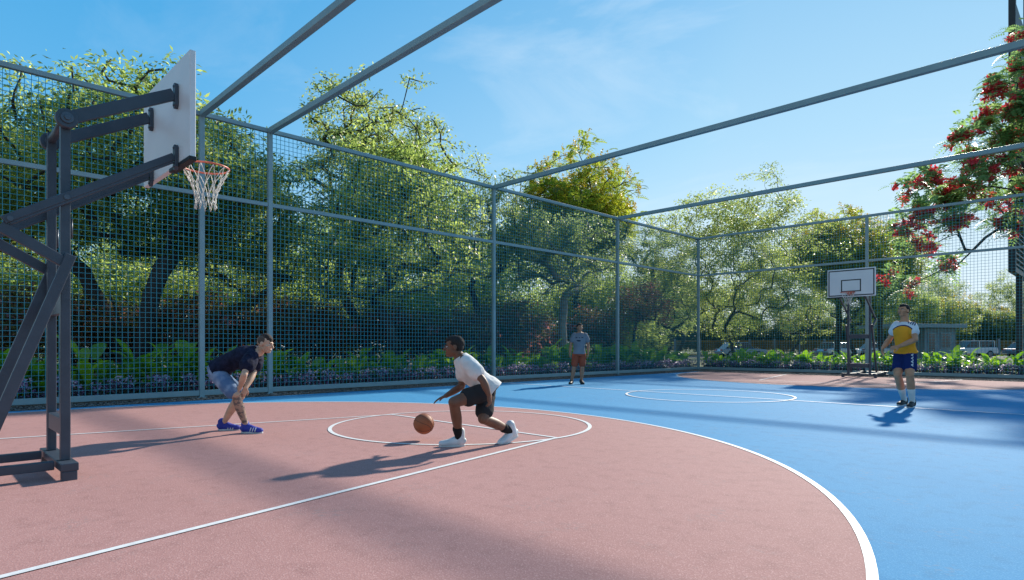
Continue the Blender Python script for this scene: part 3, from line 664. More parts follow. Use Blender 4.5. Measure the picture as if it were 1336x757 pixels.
# ------------------------------------------------------------------ basketball stands
def make_stand():
    root = empty('basketball_hoop', (-6.5, .92, 0), 0, 'large near basketball hoop on charcoal steel stand with the back of its white board showing', 'basketball hoop', 'basketball hoops at the two ends')
    sm = M['stand']
    for sx in (-.335, .335):
        b = B(); b.box((sx - .034, -.034, .145), (sx + .034, .034, 3.00)); b.build('upright_post', sm, root, .006)
        o = sx + (.064 if sx > 0 else -.064)
        # upper arm with round pivot
        b = B(); b.bar((o, -.01, 2.935), (o, .795, 3.37), .042, .103)
        b.tube([(o - .032, 0, 2.94), (o + .032, 0, 2.94)], .078, 24); u = b.build('upper_arm', sm, root, .006)
        b = B(); b.tube([(o + .03, 0, 2.94), (o + .046, 0, 2.94)], .045, 20).tube([(o + .04, 0, 2.94), (o + .058, 0, 2.94)], .024, 6).build('pivot_bolt', M['bolt'], u, .003)
        # lower arm, twin section
        b = B(); zy = lambda y: 2.06 + .63 * (y + .39)
        b.bar((o, -.40, zy(-.40)), (o, .795, zy(.795)), .04, .062)
        b.bar((o - .006 * (1 if sx > 0 else -1), -.36, zy(-.36) - .046), (o - .006 * (1 if sx > 0 else -1), .79, zy(.79) - .046), .038, .026)
        lo = b.build('lower_arm', sm, root, .005)
        for yy in (-.36, 0.0):
            B().tube([(o - .03, yy, zy(yy) - .01), (o + .03, yy, zy(yy) - .01)], .022, 12).build('bolt', M['bolt'], lo, .002)
        # link from arm tail to post
        b = B(); b.bar((o - .02, -.42, zy(-.42) - .03), (o - .02, -.0, 1.76), .05, .085)
        b.build('lift_strut', sm, root, .005)
        # rear brace
        b = B(); b.bar((o, .03, 1.83), (o, -.55, .17), .05, .078, (0, 1, 0))
        b.build('rear_brace', sm, root, .006)
        B().box((sx - .035, -1.9, .075), (sx + .035, -.075, .145)).build('base_rail', sm, root, .005)
        # plates on the board
        for z in (3.36, 2.80):
            y0 = .797
            b = B(); hh, w_ = .115, .035
            b.prism([(o - w_, y0, z - hh + .03), (o - w_ + .02, y0, z - hh), (o + w_ - .02, y0, z - hh), (o + w_, y0, z - hh + .03), (o + w_, y0, z + hh - .03), (o + w_ - .02, y0, z + hh), (o - w_ + .02, y0, z + hh), (o - w_, y0, z + hh - .03)], (0, .031, 0))
            mp_ = b.build('mounting_plate', sm, root, .004); b = B()
            for dz in (-.085, .085): b.tube([(o, y0 - .008, z + dz), (o, y0 + .001, z + dz)], .011, 6)
            b.build('plate_bolt', M['bolt'], mp_)
        B().tube([(sx, .045, 1.98), (sx, .045, 2.14)], .009, 8).build('post_slot', M['bolt'], root)
    b = B(); b.box((-.55, -.06, .08), (.55, .06, .144)); b.build('base_crossbar', sm, root, .006)
    for x in (-.508, .508):
        B().box((x - .038, -.052, 0), (x + .038, .052, .0795)).build('foot', sm, root, .006)
    b = B(); b.box((-.45, -1.9, .146), (.45, -1.62, .17)); b.build('ballast_plate', sm, root, .004)
    b = B(); b.box((-.45, -1.88, .0), (.45, -1.7, .0745)); b.build('foot', sm, root, .006)
    for z in (.42, 1.42): B().box((-.296, -.028, z - .07), (.296, .028, z + .07)).build('cross_brace', sm, root, .005)
    B().tube([(-.37, 0, 2.94), (.37, 0, 2.94)], .035, 14).build('pivot_axle', sm, root)
    # backboard
    bd = B().box((-.735, .83, 2.74), (.735, .88, 3.68)).build('backboard', M['board'], root, .006)
    b = B()
    def frame(x0, x1, z0, z1, t, y=.880):
        b.box((x0, y, z0), (x1, y + .003, z0 + t)); b.box((x0, y, z1 - t), (x1, y + .003, z1)); b.box((x0, y, z0 + t), (x0 + t, y + .003, z1 - t)); b.box((x1 - t, y, z0 + t), (x1, y + .003, z1 - t))
    frame(-.70, .70, 2.775, 3.645, .035); frame(-.305, .305, 2.91, 3.32, .035)
    b.build('board_marking', M['black_line'], bd)
    b = B(); b.box((.16, .822, 2.712), (.742, .886, 2.748)); b.build('edge_pad', M['pad'], bd, .004)
    rc, rr, rz = Vector((0, 1.20, 2.87)), .214, 2.87
    ring = [(rc.x + rr * math.cos(t), rc.y + rr * math.sin(t), rz) for t in [2 * math.pi * i / 48 for i in range(48)]]
    b = B(); b.tube(ring, .0095, 8, closed=True)
    b.box((-.09, .8835, 2.80), (.09, .893, 2.90)); b.bar((-.07, .893, rz - .005), (-.10, 1.02, rz - .005), .012, .03); b.bar((.07, .893, rz - .005), (.10, 1.02, rz - .005), .012, .03)
    b.tube([(-.13, 1.03, rz), (-.07, .90, rz - .055), (0, .90, rz - .06), (.07, .90, rz - .055), (.13, 1.03, rz)], .007, 6)
    rim = b.build('rim', M['rim'], root)
    b = B(); nst = 12
    prof = [(0, .215), (.2, .175), (.4, .135), (.6, .105), (.8, .09), (1, .098)]
    def rad(t):
        for (a, ra), (c, rb) in zip(prof, prof[1:]):
            if t <= c + 1e-6: return ra + (rb - ra) * (t - a) / (c - a)
        return prof[-1][1]
    for dirn in (-1, 1):
        for i in range(nst):
            pts = []
            for j in range(19):
                t = j / 18; a = 2 * math.pi * i / nst + dirn * t * 3 * math.pi / nst * 1.0
                ww = .006 * math.sin(j * 2.1 + i)
                pts.append((rc.x + (rad(t) + ww) * math.cos(a), rc.y + (rad(t) + ww) * math.sin(a), rz - .01 - .40 * t + .012 * math.sin(i * 1.7) * t))
            b.tube(pts, .0038, 5)
    b.build('net', M['net'], rim)
    return root
st = make_stand()
st2 = copy_tree(st); st2.location = (-6.5, 23.30, 0); st2.rotation_euler = (0, 0, math.pi)
st2['label'] = 'distant basketball hoop at the far end with white board facing the camera'

# ------------------------------------------------------------------ ball
bc = at(553, 553, 7.0)
b = B(); b.sphere((0, 0, 0), .118, 40, 24)
ball = b.build('basketball', M['ball']); ball.location = bc
tag(ball, 'orange basketball bouncing low beside the dribbling player in white', 'basketball')
b = B()
rr = .1185
b.tube([(rr * math.cos(t), rr * math.sin(t), 0) for t in [2 * math.pi * i / 48 for i in range(48)]], .0022, 5, True)
b.tube([(rr * math.cos(t), 0, rr * math.sin(t)) for t in [2 * math.pi * i / 48 for i in range(48)]], .0022, 5, True)
for s_ in (-1, 1):
    pts = []
    for i in range(48):
        t = 2 * math.pi * i / 48; v = Vector((math.cos(t) * .95, s_ * (.55 - .28 * math.cos(2 * t)), math.sin(t) * .95)).normalized() * rr; pts.append(v)
    b.tube(pts, .0022, 5, True)
o = b.build('seam', M['pad'], ball)
ball.rotation_euler = (.6, .35, .5)

# ================================================================== trees
def trunk_mesh(nodes, parent, rad, n=6):
    P = np.array(nodes); idx = [i for i in range(len(P)) if parent[i] >= 0]
    a = P[[parent[i] for i in idx]]; c = P[idx]; ra = np.array([min(rad[parent[i]], rad[i] * 1.35) for i in idx]); rc = np.array([rad[i] for i in idx])
    d = c - a; ln = np.linalg.norm(d, axis=1, keepdims=True) + 1e-9; d = d / ln
    ref = np.where(np.abs(d[:, 2:3]) > .9, np.array([[1., 0, 0]]), np.array([[0., 0, 1.]]))
    x = np.cross(d, ref); x /= np.linalg.norm(x, axis=1, keepdims=True); u = np.cross(d, x)
    t = np.arange(n) * 2 * math.pi / n; cs, sn = np.cos(t), np.sin(t)
    off = x[:, None, :] * cs[None, :, None] + u[:, None, :] * sn[None, :, None]
    A = (a - d * ra[:, None] * .25)[:, None, :] + off * ra[:, None, None]; C = (c + d * rc[:, None] * .25)[:, None, :] + off * rc[:, None, None]
    V = np.concatenate([A, C], 1).reshape(-1, 3); k = len(idx); j = np.arange(n)
    q = np.stack([j, (j + 1) % n, (j + 1) % n + n, j + n], 1)
    Q = (q[None] + (np.arange(k) * 2 * n)[:, None, None]).reshape(-1, 4)
    me = np_mesh('trunk', V, Q); me.polygons.foreach_set('use_smooth', [True] * len(me.polygons)); return me

def unit(a): return a / (np.linalg.norm(a, axis=1, keepdims=True) + 1e-9)
def leaves(P, size, aspect=.42, up=.5, jit=.35, tb=None, dirs=None):
    n = len(P); nr = unit(rng.normal(size=(n, 3)) + np.array([0, 0, up * 1.6]))
    d = rng.normal(size=(n, 3)) if dirs is None else dirs + rng.normal(size=(n, 3)) * .5
    d[:, 2] -= .25; d = unit(d - nr * np.sum(d * nr, 1, keepdims=True)); s = np.cross(nr, d)
    L_ = size * rng.uniform(1 - jit, 1 + jit, (n, 1)); W = L_ * aspect * .5
    v0 = P; v1 = P + d * L_ * .5 + s * W + nr * L_ * .06; v2 = P + d * L_ - nr * L_ * .08; v3 = P + d * L_ * .5 - s * W + nr * L_ * .06
    V = np.stack([v0, v1, v2, v3], 1).reshape(-1, 3); Q = np.arange(4 * n).reshape(-1, 4)
    t = rng.normal(.45, .2, n) if tb is None else tb + rng.normal(0, .14, n)
    return V, Q, np.clip(t, 0, 1)
def fronds(P, dirs, length, npair=7, lw=.09, droop=.5, tb=None):
    """feathery compound leaves"""
    n = len(P); d = unit(dirs + rng.normal(size=(n, 3)) * .45); s = unit(np.cross(d, np.array([[0, 0, 1.]]) + rng.normal(size=(n, 3)) * .2)); up = np.cross(s, d)
    Ls = length * rng.uniform(.7, 1.2, (n, 1)); VV, tt = [], []
    tb = rng.uniform(.1, .9, n) if tb is None else tb
    for k in range(npair):
        t = (k + 1) / npair; c = P + d * Ls * t - np.array([0, 0, 1.]) * Ls * droop * t * t
        wl = lw * Ls * 3.2 * math.sin(math.pi * (.15 + .8 * t)) ** .7
        for sg in (-1, 1):
            e = c + s * sg * wl + d * wl * .45 - np.array([0, 0, 1.]) * wl * .2; m = (c + e) / 2; hw = d * Ls * (.42 / npair)
            VV.append(np.stack([c, m + hw, e, m - hw], 1)); tt.append(tb + rng.normal(0, .08, n))
    V = np.concatenate(VV, 0).reshape(-1, 3); return V, np.arange(len(V)).reshape(-1, 4), np.clip(np.concatenate(tt), 0, 1)
def merge(parts):
    Vs, Qs, Ts, o = [], [], [], 0
    for V, Q, T in parts: Vs.append(V); Qs.append(Q + o); Ts.append(T); o += len(V)
    return np.concatenate(Vs), np.concatenate(Qs), np.concatenate(Ts)

DENS = 1.0
def make_tree(name, z0, z1, rx, ry=None, fork=None, lobes=9, tips=230, per=55, lsize=.15, spread=.34, kind='leaf', leafm='leaf_mid', bark='bark_dark',
              r0=.16, stems=1, flower=None, nflower=0, cx=0, cy=0, lobe_r=.42, aspect=.42, seed=1, lean=(0, 0), fill=.6, centers=None, fl_top=True, drift=.0):
    """crown between z0 and z1 with half widths rx, ry; its base at the origin"""
    global rng
    rng = np.random.default_rng(seed); rd = random.Random(seed); ry = ry or rx; rz = (z1 - z0) / 2; zc = (z0 + z1) / 2
    fork = fork if fork is not None else max(.5, z0 * .8)
    C = np.array([cx, cy, zc]); Rr = np.array([rx, ry, rz])
    lc = []
    for i in range(lobes):
        v = rng.normal(size=3); v /= np.linalg.norm(v); v[2] = v[2] * .95 + .1
        lc.append(v * rng.uniform(.35, .78))
    lc = np.array(lc); pts = []
    while len(pts) < tips * fill:
        v = rng.normal(size=3); v /= np.linalg.norm(v); w_ = .88 + .26 * noise.noise(Vector(v * 1.7 + seed)) + .16 * noise.noise(Vector(v * 4 + seed)); q = v * w_ * rng.uniform(.12, 1) ** .42
        pts.append(q)
    while len(pts) < tips:
        i = rng.integers(len(lc)); v = rng.normal(size=3); v /= np.linalg.norm(v); r = rng.uniform(.3, 1) ** .6
        q = lc[i] + v * r * lobe_r * (0.75 + .5 * ((i * 37) % 10) / 10)
        if np.linalg.norm(q) < 1.06 and q[2] > -1.02: pts.append(q)
    A = np.array(pts) * Rr + C
    if centers:
        A = []; ww = np.array([c_[3] ** 1.6 for c_ in centers]); ww /= ww.sum()
        for i in rng.choice(len(centers), tips, p=ww): v = rng.normal(size=3); v /= np.linalg.norm(v); A.append(np.array(centers[i][:3]) + v * centers[i][3] * rng.uniform(0, 1.15) * np.array([1, 1, .8]))
        A = np.array(A)
    A[:, 2] = np.maximum(A[:, 2], .25)
    nodes, par = [], []
    starts = []
    for s in range(stems):
        a = 2 * math.pi * s / stems + rd.uniform(-.3, .3); off = .12 * (stems > 1)
        k = max(3, int(fork / .45)); prev = -1
        for j in range(k + 1):
            t = j / k; sp = fork * .38 * (stems > 1) * t ** 1.2
            q = np.array([off * t * math.cos(a) + sp * math.cos(a) + lean[0] * t + .05 * fork * math.sin(3 * t + s) * t, off * t * math.sin(a) + sp * math.sin(a) + lean[1] * t + .03 * fork * math.cos(4 * t + s) * t, -.1 + (fork + .1) * t])
            nodes.append(q); par.append(prev); prev = len(nodes) - 1
        starts.append(prev)
    order = np.argsort(np.min([np.linalg.norm(A - nodes[s], axis=1) for s in starts], axis=0))
    allowed = [i for i in range(len(nodes)) if nodes[i][2] > fork * .62]
    NP = [nodes[i] for i in allowed]; NI = list(allowed); tipsN, tdir = [], []
    for ai in order:
        a = A[ai]; X = np.array(NP); dv = a - X; dist = np.linalg.norm(dv, axis=1)
        cost = dist + .9 * np.maximum(0, X[:, 2] - a[2])
        j = int(np.argmin(cost)); base = X[j]; pi = NI[j]; L_ = dist[j]; m = max(1, int(round(L_ / .42)))
        pdir = base - nodes[par[pi]] if par[pi] >= 0 else np.array([0, 0, 1.]); pdir = pdir / (np.linalg.norm(pdir) + 1e-9)
        ctrl = base + pdir * L_ * .35 + np.array([0, 0, .10 * L_]) + rng.normal(size=3) * .05 * L_
        prev = pi
        for k in range(1, m + 1):
            t = k / m; q = (1 - t) ** 2 * base + 2 * t * (1 - t) * ctrl + t * t * a
            if k < m: q = q + rng.normal(size=3) * .025
            nodes.append(q); par.append(prev); prev = len(nodes) - 1; NP.append(q); NI.append(prev)
        dd = a - nodes[par[prev]]; tipsN.append(a); tdir.append(dd / (np.linalg.norm(dd) + 1e-9))
    cnt = np.zeros(len(nodes)); ch = np.zeros(len(nodes), int)
    for i, p in enumerate(par):
        if p >= 0: ch[p] += 1
    for i in range(len(nodes) - 1, -1, -1):
        if ch[i] == 0: cnt[i] = 1
        if par[i] >= 0: cnt[par[i]] += cnt[i]
    rad = np.maximum(.007, r0 * (cnt / (cnt.max())) ** .5)
    root = empty(name)
    tm = link_mesh('trunk', trunk_mesh(nodes, par, rad), M[bark], root)
    T = np.array(tipsN); D = np.array(tdir); n = len(T)
    if kind == 'leaf': per = int(per * 1.42); lsize *= .84
    ct = rng.normal(.42, .16, n)                      # clump tint
    rep = np.repeat(np.arange(n), per)
    if kind == 'leaf':
        g = rng.normal(size=(len(rep), 3)); g *= np.minimum(1, 1.9 / (np.linalg.norm(g, axis=1, keepdims=True) + 1e-6)); g *= spread * .74 * np.array([1, 1, .5]) * rng.uniform(.6, 1.25, (n, 1))[rep]
        P = T[rep] + g - D[rep] * rng.uniform(0, .25, (len(rep), 1))
        V, Q, t = leaves(P, lsize, aspect, tb=ct[rep], dirs=g * 1.5)
    else:
        per2 = per; rep = np.repeat(np.arange(n), per2)
        g = unit(rng.normal(size=(len(rep), 3)) + D[rep] * .9 + np.array([0, 0, .35]))
        P = T[rep] + rng.normal(size=(len(rep), 3)) * spread * .35
        V, Q, t = fronds(P, g, lsize, tb=ct[rep])
    link_mesh('crown', np_mesh('crown', V, Q, t), M[leafm], root)
    if flower:
        zt = T[:, 2] + 0.0
        score = (zt - zt.min()) / (zt.max() - zt.min()) + rng.uniform(0, .7, n) if fl_top else rng.uniform(0, 1, n) + .35 * np.linalg.norm((T - C) / Rr, axis=1)
        sel = np.argsort(-score)[:nflower]; parts = []
        for i in sel:
            for k in range(rd.choice((2, 3, 4)) if flower == 'bloom_yellow' else 2):
                if flower == 'bloom_yellow':
                    m = 26; h = rng.uniform(0, .55, (m, 1)); ax = unit(np.array([[rng.normal() * .3, rng.normal() * .3, 1.]]))
                    P = T[i] + rng.normal(size=3) * .22 + ax * h + rng.normal(size=(m, 3)) * (.055 - .06 * h)
                    parts.append(leaves(P, .085, .7, up=0))
                else:
                    m = 26; P = T[i] + rng.normal(size=3) * .16 + unit(rng.normal(size=(m, 3))) * np.array([.15, .15, .10]) * rng.uniform(.3, 1, (m, 1))
                    parts.append(leaves(P, .15, .6, up=0))
        V, Q, t = merge(parts); link_mesh('blossom', np_mesh('blossom', V, Q, t), M[flower], root)
    return root

def place(root, x, d, rz, label, cat, group=None, scale=1.0, first=False):
    o = root if first else copy_tree(root)
    X, Y = gp(x, d); o.location = (X, Y, 0); o.rotation_euler = (0, 0, rz); o.scale = (scale,) * 3
    tag(o, label, cat, group); return o
G1 = 'trees beyond the long side fence'; G2 = 'trees beyond the far end fence'

t = make_tree('broadleaf_tree', 3.1, 9.3, 4.4, fork=2.5, lobes=14, tips=560, per=64, lsize=.18, spread=.42, aspect=.34, leafm='leaf_mid', r0=.25, stems=5, seed=3, lobe_r=.40, fill=.8)
place(t, 178, 17.5, .3, 'big many stemmed dark trunked tree behind the near hoop stand', 'tree', G1, first=True)
tA2 = place(t, -75, 17.5, 2.4, 'leafy tree cut by the left edge of the photo behind the fence', 'tree', G1, .98)
t = make_tree('broadleaf_tree', 1.9, 7.7, 3.0, fork=1.2, lobes=12, tips=320, per=52, lsize=.165, spread=.36, leafm='leaf_mid', r0=.15, stems=2, seed=11, fill=.4)
tB = place(t, 318, 19.5, 0, 'leafy tree just right of the near hoop net, behind the first two fence posts', 'tree', G1, first=True)
t = make_tree('broadleaf_tree', 4.6, 11.2, 3.1, fork=3.2, lobes=10, tips=300, per=42, lsize=.15, spread=.33, leafm='leaf_lime', r0=.17, stems=2, seed=21, lobe_r=.38)
place(t, 492, 21.5, .5, 'tallest airy tree with loose lime green crown rising above the fence top', 'tree', G1, first=True)
t = make_tree('broadleaf_tree', 1.6, 8.0, 3.9, fork=1.1, lobes=13, tips=430, per=46, lsize=.16, spread=.38, leafm='leaf_mid', r0=.17, stems=3, seed=31, fill=.4, lobe_r=.34)
place(t, 505, 19.8, 0, 'wide spreading dense tree filling the broad fence bay between the players', 'tree', G1, first=True)
t = make_tree('broadleaf_tree', 3.2, 8.8, 2.2, fork=2.0, lobes=9, tips=190, per=44, lsize=.15, spread=.32, leafm='leaf_lime', r0=.12, stems=1, seed=41)
tD = place(t, 625, 24, 0, 'pale airy tree beside the middle fence post, lower than the tallest one', 'tree', G1, first=True)
t = make_tree('flowering_tree', 4.6, 11.2, 3.5, fork=3.5, lobes=12, tips=480, per=12, lsize=.55, spread=.55, kind='frond', leafm='leaf_olive', r0=.2, stems=1, seed=51, flower='bloom_yellow', nflower=190)
tE = place(t, 752, 31, 0, 'dense olive tree with yellow flower spikes rising above the middle fence rail', 'tree', G1, first=True)
t = make_tree('pale_trunk_tree', 3.0, 6.6, 2.9, fork=2.0, lobes=9, tips=170, per=46, lsize=.15, spread=.35, leafm='leaf_blue', bark='bark_pale', r0=.165, stems=1, seed=61)
place(t, 734, 24.5, 0, 'forked tree with smooth pale trunk behind the standing player in grey', 'tree', G1, first=True)
t = make_tree('slender_tree', 1.8, 4.3, 1.7, fork=.8, lobes=7, tips=120, per=34, lsize=.13, spread=.3, leafm='leaf_red', r0=.07, stems=4, seed=71)
tR = place(t, 838, 29, 0, 'small reddish thin stemmed tree left of the far fence corner', 'tree', G1, first=True)
t = make_tree('broadleaf_tree', 1.2, 11.0, 5.2, fork=1.0, lobes=17, tips=620, per=40, lsize=.17, spread=.42, leafm='leaf_lime', r0=.11, stems=5, seed=81, lobe_r=.42, fill=.72)
tG = place(t, 962, 34, 0, 'wide airy tree with layered light green crown behind the far fence corner', 'tree', G2, first=True)
t2 = place(tE, 1093, 41, 2.0, 'yellow flowering tree behind and above the distant backboard', 'tree', G2, .94)
place(tE, 1150, 46, 4.0, 'second yellow flowering tree, right of the distant backboard and behind red blossoms', 'tree', G2, .95)
place(tD, 858, 38, 1.0, 'slim tree behind the fence just left of the far corner post', 'tree', G1, 1.08)
place(tB, 880, 44, 3.0, 'dark round tree seen low behind the far corner post', 'tree', G1, .9)
RB = gp(1440, 23.5); RC = []
for i, (x_, y_, r_) in enumerate(((1182, 242, .35), (1212, 236, .5), (1250, 246, .6), (1204, 272, .5), (1268, 205, .5), (1300, 216, .7), (1252, 178, .35), (1285, 160, .6), (1302, 116, .6), (1326, 88, .6), (1332, 142, .8), (1312, 182, .7),
                    (1290, 262, .6), (1246, 290, .5), (1316, 292, .6), (1342, 252, .8), (1206, 318, .45), (1232, 345, .4), (1160, 362, .3), (1192, 372, .3), (1350, 50, .8), (1382, 100, .9), (1370, 200, .9), (1410, 150, .9), (1400, 250, .9), (1440, 90, 1.0), (1450, 210, 1.0), (1500, 150, 1.0), (1180, 300, .35), (1236, 262, .5), (1272, 240, .5))):
    q_ = at(x_, y_, 22.4 + ((i * 7) % 5) * .45); RC.append((q_.x - RB[0], q_.y - RB[1], q_.z, r_))
t = make_tree('flame_tree', 3.0, 12.6, 4.9, fork=3.2, centers=RC, tips=430, per=9, lsize=.56, spread=.5, kind='frond', leafm='leaf_fern', r0=.13, stems=3, seed=95, flower='bloom_red', nflower=300, fl_top=False, lobe_r=.19, cx=-2.2, cy=-2.2, fill=.12)
I = place(t, 1440, 23.5, 0, 'feathery tree with bright red flower clusters reaching in from the right edge', 'tree', G2, first=True)
t = make_tree('bushy_tree', .5, 5.3, 2.9, fork=.5, lobes=10, tips=260, per=44, lsize=.2, spread=.4, leafm='leaf_lime', r0=.12, stems=3, seed=101, flower='bloom_yellow', nflower=22)
tJ = place(t, 1232, 74, 0, 'rounded yellow green tree above the guard house', 'tree', G2, 1.35, first=True)
place(tJ, 1270, 79, 2, 'olive bushy tree just right of the guard house', 'tree', G2, 1.3)
place(tJ, 1318, 76, 4, 'low bushy tree near the right edge behind the railing', 'tree', G2, 1.1)
place(tG, 1205, 84, 1, 'hazy distant tree right of the player in yellow', 'tree', G2, 1.15)
place(tG, 1325, 86, 2.5, 'distant broad tree under the louvered tower', 'tree', G2, 1.1)
place(tG, 1030, 66, 4, 'distant pale tree peeking above the fence left of the far backboard', 'tree', G2, 1.25)
place(tG, 1400, 80, .5, 'distant tree at the right edge beyond the railing', 'tree', G2, 1.1)
place(tB, 1120, 40, 1.0, 'dark leafy tree directly behind the distant backboard', 'tree', G2, .95)
place(tB, 1190, 72, 2.2, 'dark leafy tree behind the guard house roof', 'tree', G2, 1.1)
# dense dark understory
t = make_tree('dense_shrub', .15, 4.6, 2.6, fork=.4, lobes=9, tips=230, per=36, lsize=.19, spread=.5, leafm='leaf_mid', r0=.06, stems=4, seed=111)
und = [(x, d) for x, d in ((-160, 20), (-60, 23), (40, 21.5), (110, 25), (215, 22.5), (300, 25.5), (385, 24), (455, 27), (540, 25), (600, 29), (665, 28), (720, 33), (790, 32), (830, 38))]
first = True
for i, (x, d) in enumerate(und):
    o = place(t, x, d, i * 1.3, 'leafy green shrub in the dim shade behind the row of trees', 'shrub', 'dark shrubs in the shade behind the trees', 1.0 + .25 * math.sin(i * 2.3), first)
    first = False
t = make_tree('flowering_shrub', .15, 2.9, 1.6, fork=.3, lobes=7, tips=120, per=50, lsize=.15, spread=.34, leafm='leaf_red', r0=.05, stems=4, seed=121)
first = True
for i, (x, d) in enumerate(((20, 15.6), (105, 17.5), (160, 20), (262, 18.4), (310, 21), (370, 19.5), (430, 21), (500, 22.5), (610, 22), (668, 23.5), (560, 24), (775, 28), (700, 27))):
    place(t, x, d, i * 2.1, 'shrub with wine red and green leaves behind the side fence planting', 'shrub', 'wine tinted shrubs behind the planting', 1.0 + .2 * math.sin(i * 3.1), first); first = False
t = make_tree('far_shrub', .1, 5.6, 3.6, fork=.4, lobes=10, tips=240, per=44, lsize=.30, spread=.6, leafm='leaf_dark', r0=.08, stems=4, seed=112)
first = True
for i, x in enumerate(range(800, 1420, 28)):
    place(t, x, 77 + (i * 5) % 4, i * 1.3, 'dark green shrub in the hedge line beyond the road and railing', 'shrub', 'dark hedge line beyond the railing', .9 + .18 * math.sin(i * 2.3), first); first = False
# big background trees far left, dark
t = make_tree('background_tree', 1.5, 9.0, 4.2, fork=1.6, lobes=12, tips=320, per=34, lsize=.22, spread=.6, leafm='leaf_mid', r0=.16, stems=2, seed=131)
first = True
for i, (x, d, s) in enumerate(((-40, 27, .85), (100, 29, .9), (235, 28, .82), (330, 32, .8), (430, 33, .95), (560, 36, 1.0), (650, 40, 1.0), (760, 46, 1.05), (870, 56, 1.0), (950, 74, 1.0), (1140, 74, .8), (1060, 80, .9))):
    place(t, x, d, i * 1.9, 'dark tree of the second row, glimpsed between the front tree crowns', 'tree', 'second row of dark trees', s, first); first = False

# ------------------------------------------------------------------ planting along the fences
def blade_plant(seed, nl=14, L0=.46, wd=.092):
    r = np.random.default_rng(seed); V, Q, T = [], [], []; o = 0
    for i in range(nl):
        a = r.uniform(0, 6.283); ca, sa = math.cos(a), math.sin(a); L_ = L0 * r.uniform(.6, 1.15); W = wd * r.uniform(.7, 1.25)
        h0 = r.uniform(.05, .52); bend = r.uniform(.5, 1.5); px, py = r.normal(0, .07, 2); seg = 6; t_ = r.uniform(.15, .95)
        el = r.uniform(.75, 1.4); x = y = 0.0; z = h0; xx = .0
        for j in range(seg + 1):
            t = j / seg; w_ = W * math.sin(math.pi * min(1, .08 + .92 * t)) ** .8
            e = el - bend * t ** 1.3
            if j: xx += math.cos(e) * L_ / seg; z += math.sin(e) * L_ / seg
            cx_, cy_ = px + ca * xx, py + sa * xx
            V += [(cx_ - sa * w_, cy_ + ca * w_, z + w_ * .35), (cx_, cy_, z), (cx_ + sa * w_, cy_ - ca * w_, z + w_ * .35)]
            if j:
                b0 = o + 3 * (j - 1); Q += [(b0, b0 + 1, b0 + 4, b0 + 3), (b0 + 1, b0 + 2, b0 + 5, b0 + 4)]; T += [t_ + r.normal(0, .05)] * 2
        o += 3 * (seg + 1)
        # stalk
        if i < 5:
            V += [(px - .008, py, -.02), (px + .008, py, -.02), (px + .008 + ca * .02, py + sa * .02, h0 + .02), (px - .008 + ca * .02, py + sa * .02, h0 + .02)]
            Q.append((o, o + 1, o + 2, o + 3)); T.append(.2); o += 4
    return np_mesh('plant', V, Q, np.clip(T, 0, 1))
pm = [blade_plant(s) for s in range(6)]
for m_ in pm:
    m_.materials.append(M['leaf_broad']); m_.polygons.foreach_set('use_smooth', [True] * len(m_.polygons))
def plants(spots, label, group, big=1.0):
    for i, (x, y) in enumerate(spots):
        o = bpy.data.objects.new('broadleaf_plant', pm[i % 6]); COL.objects.link(o)
        o.location = (x, y, 0); o.rotation_euler = (0, 0, random.uniform(0, 6.28)); s = random.uniform(.68, 1.2) * big; o.scale = (s, s, s * random.uniform(.9, 1.15))
        tag(o, label, 'plant', group)
sp = []
y = -.8
while y < 26.4: sp.append((FX - random.uniform(.75, 1.25), y)); y += random.uniform(.16, .46)
y = 0
while y < 26.4: sp.append((FX - random.uniform(1.3, 1.9), y)); y += random.uniform(.35, .6)
plants(sp, 'broad leaved green plant in the shaded bed behind the long side fence', 'broadleaf plants along the side fence', 1.22)
sp = []; x = FX
while x < 1.5: sp.append((x, FY + random.uniform(.75, 1.25))); x += random.uniform(.13, .38)
x = FX
while x < 1.5: sp.append((x, FY + random.uniform(1.3, 1.9))); x += random.uniform(.3, .5)
plants(sp, 'sunlit broad leaved green plant in the bed behind the far end fence', 'broadleaf plants along the far fence')
def cover(n, xf, yf):
    P = np.stack([xf(n), yf(n), rng.uniform(.0, .50, n) ** 1.0], 1)
    c = np.floor(P[:, 0] * 3.1) * 7.3 + np.floor(P[:, 1] * 3.1) * 3.7; amp = .7 + .3 * np.sin(c); P[:, 2] *= amp
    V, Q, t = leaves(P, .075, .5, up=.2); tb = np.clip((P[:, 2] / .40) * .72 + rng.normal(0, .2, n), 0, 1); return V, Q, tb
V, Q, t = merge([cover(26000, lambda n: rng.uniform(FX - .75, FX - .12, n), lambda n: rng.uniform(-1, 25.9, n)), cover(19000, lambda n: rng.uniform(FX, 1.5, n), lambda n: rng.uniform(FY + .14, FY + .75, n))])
tag(link_mesh('ground_cover', np_mesh('ground_cover', V, Q, t), M['cover']), 'low lilac flowered ground cover between the fence and the broad leaved plants', 'ground cover', kind='stuff')

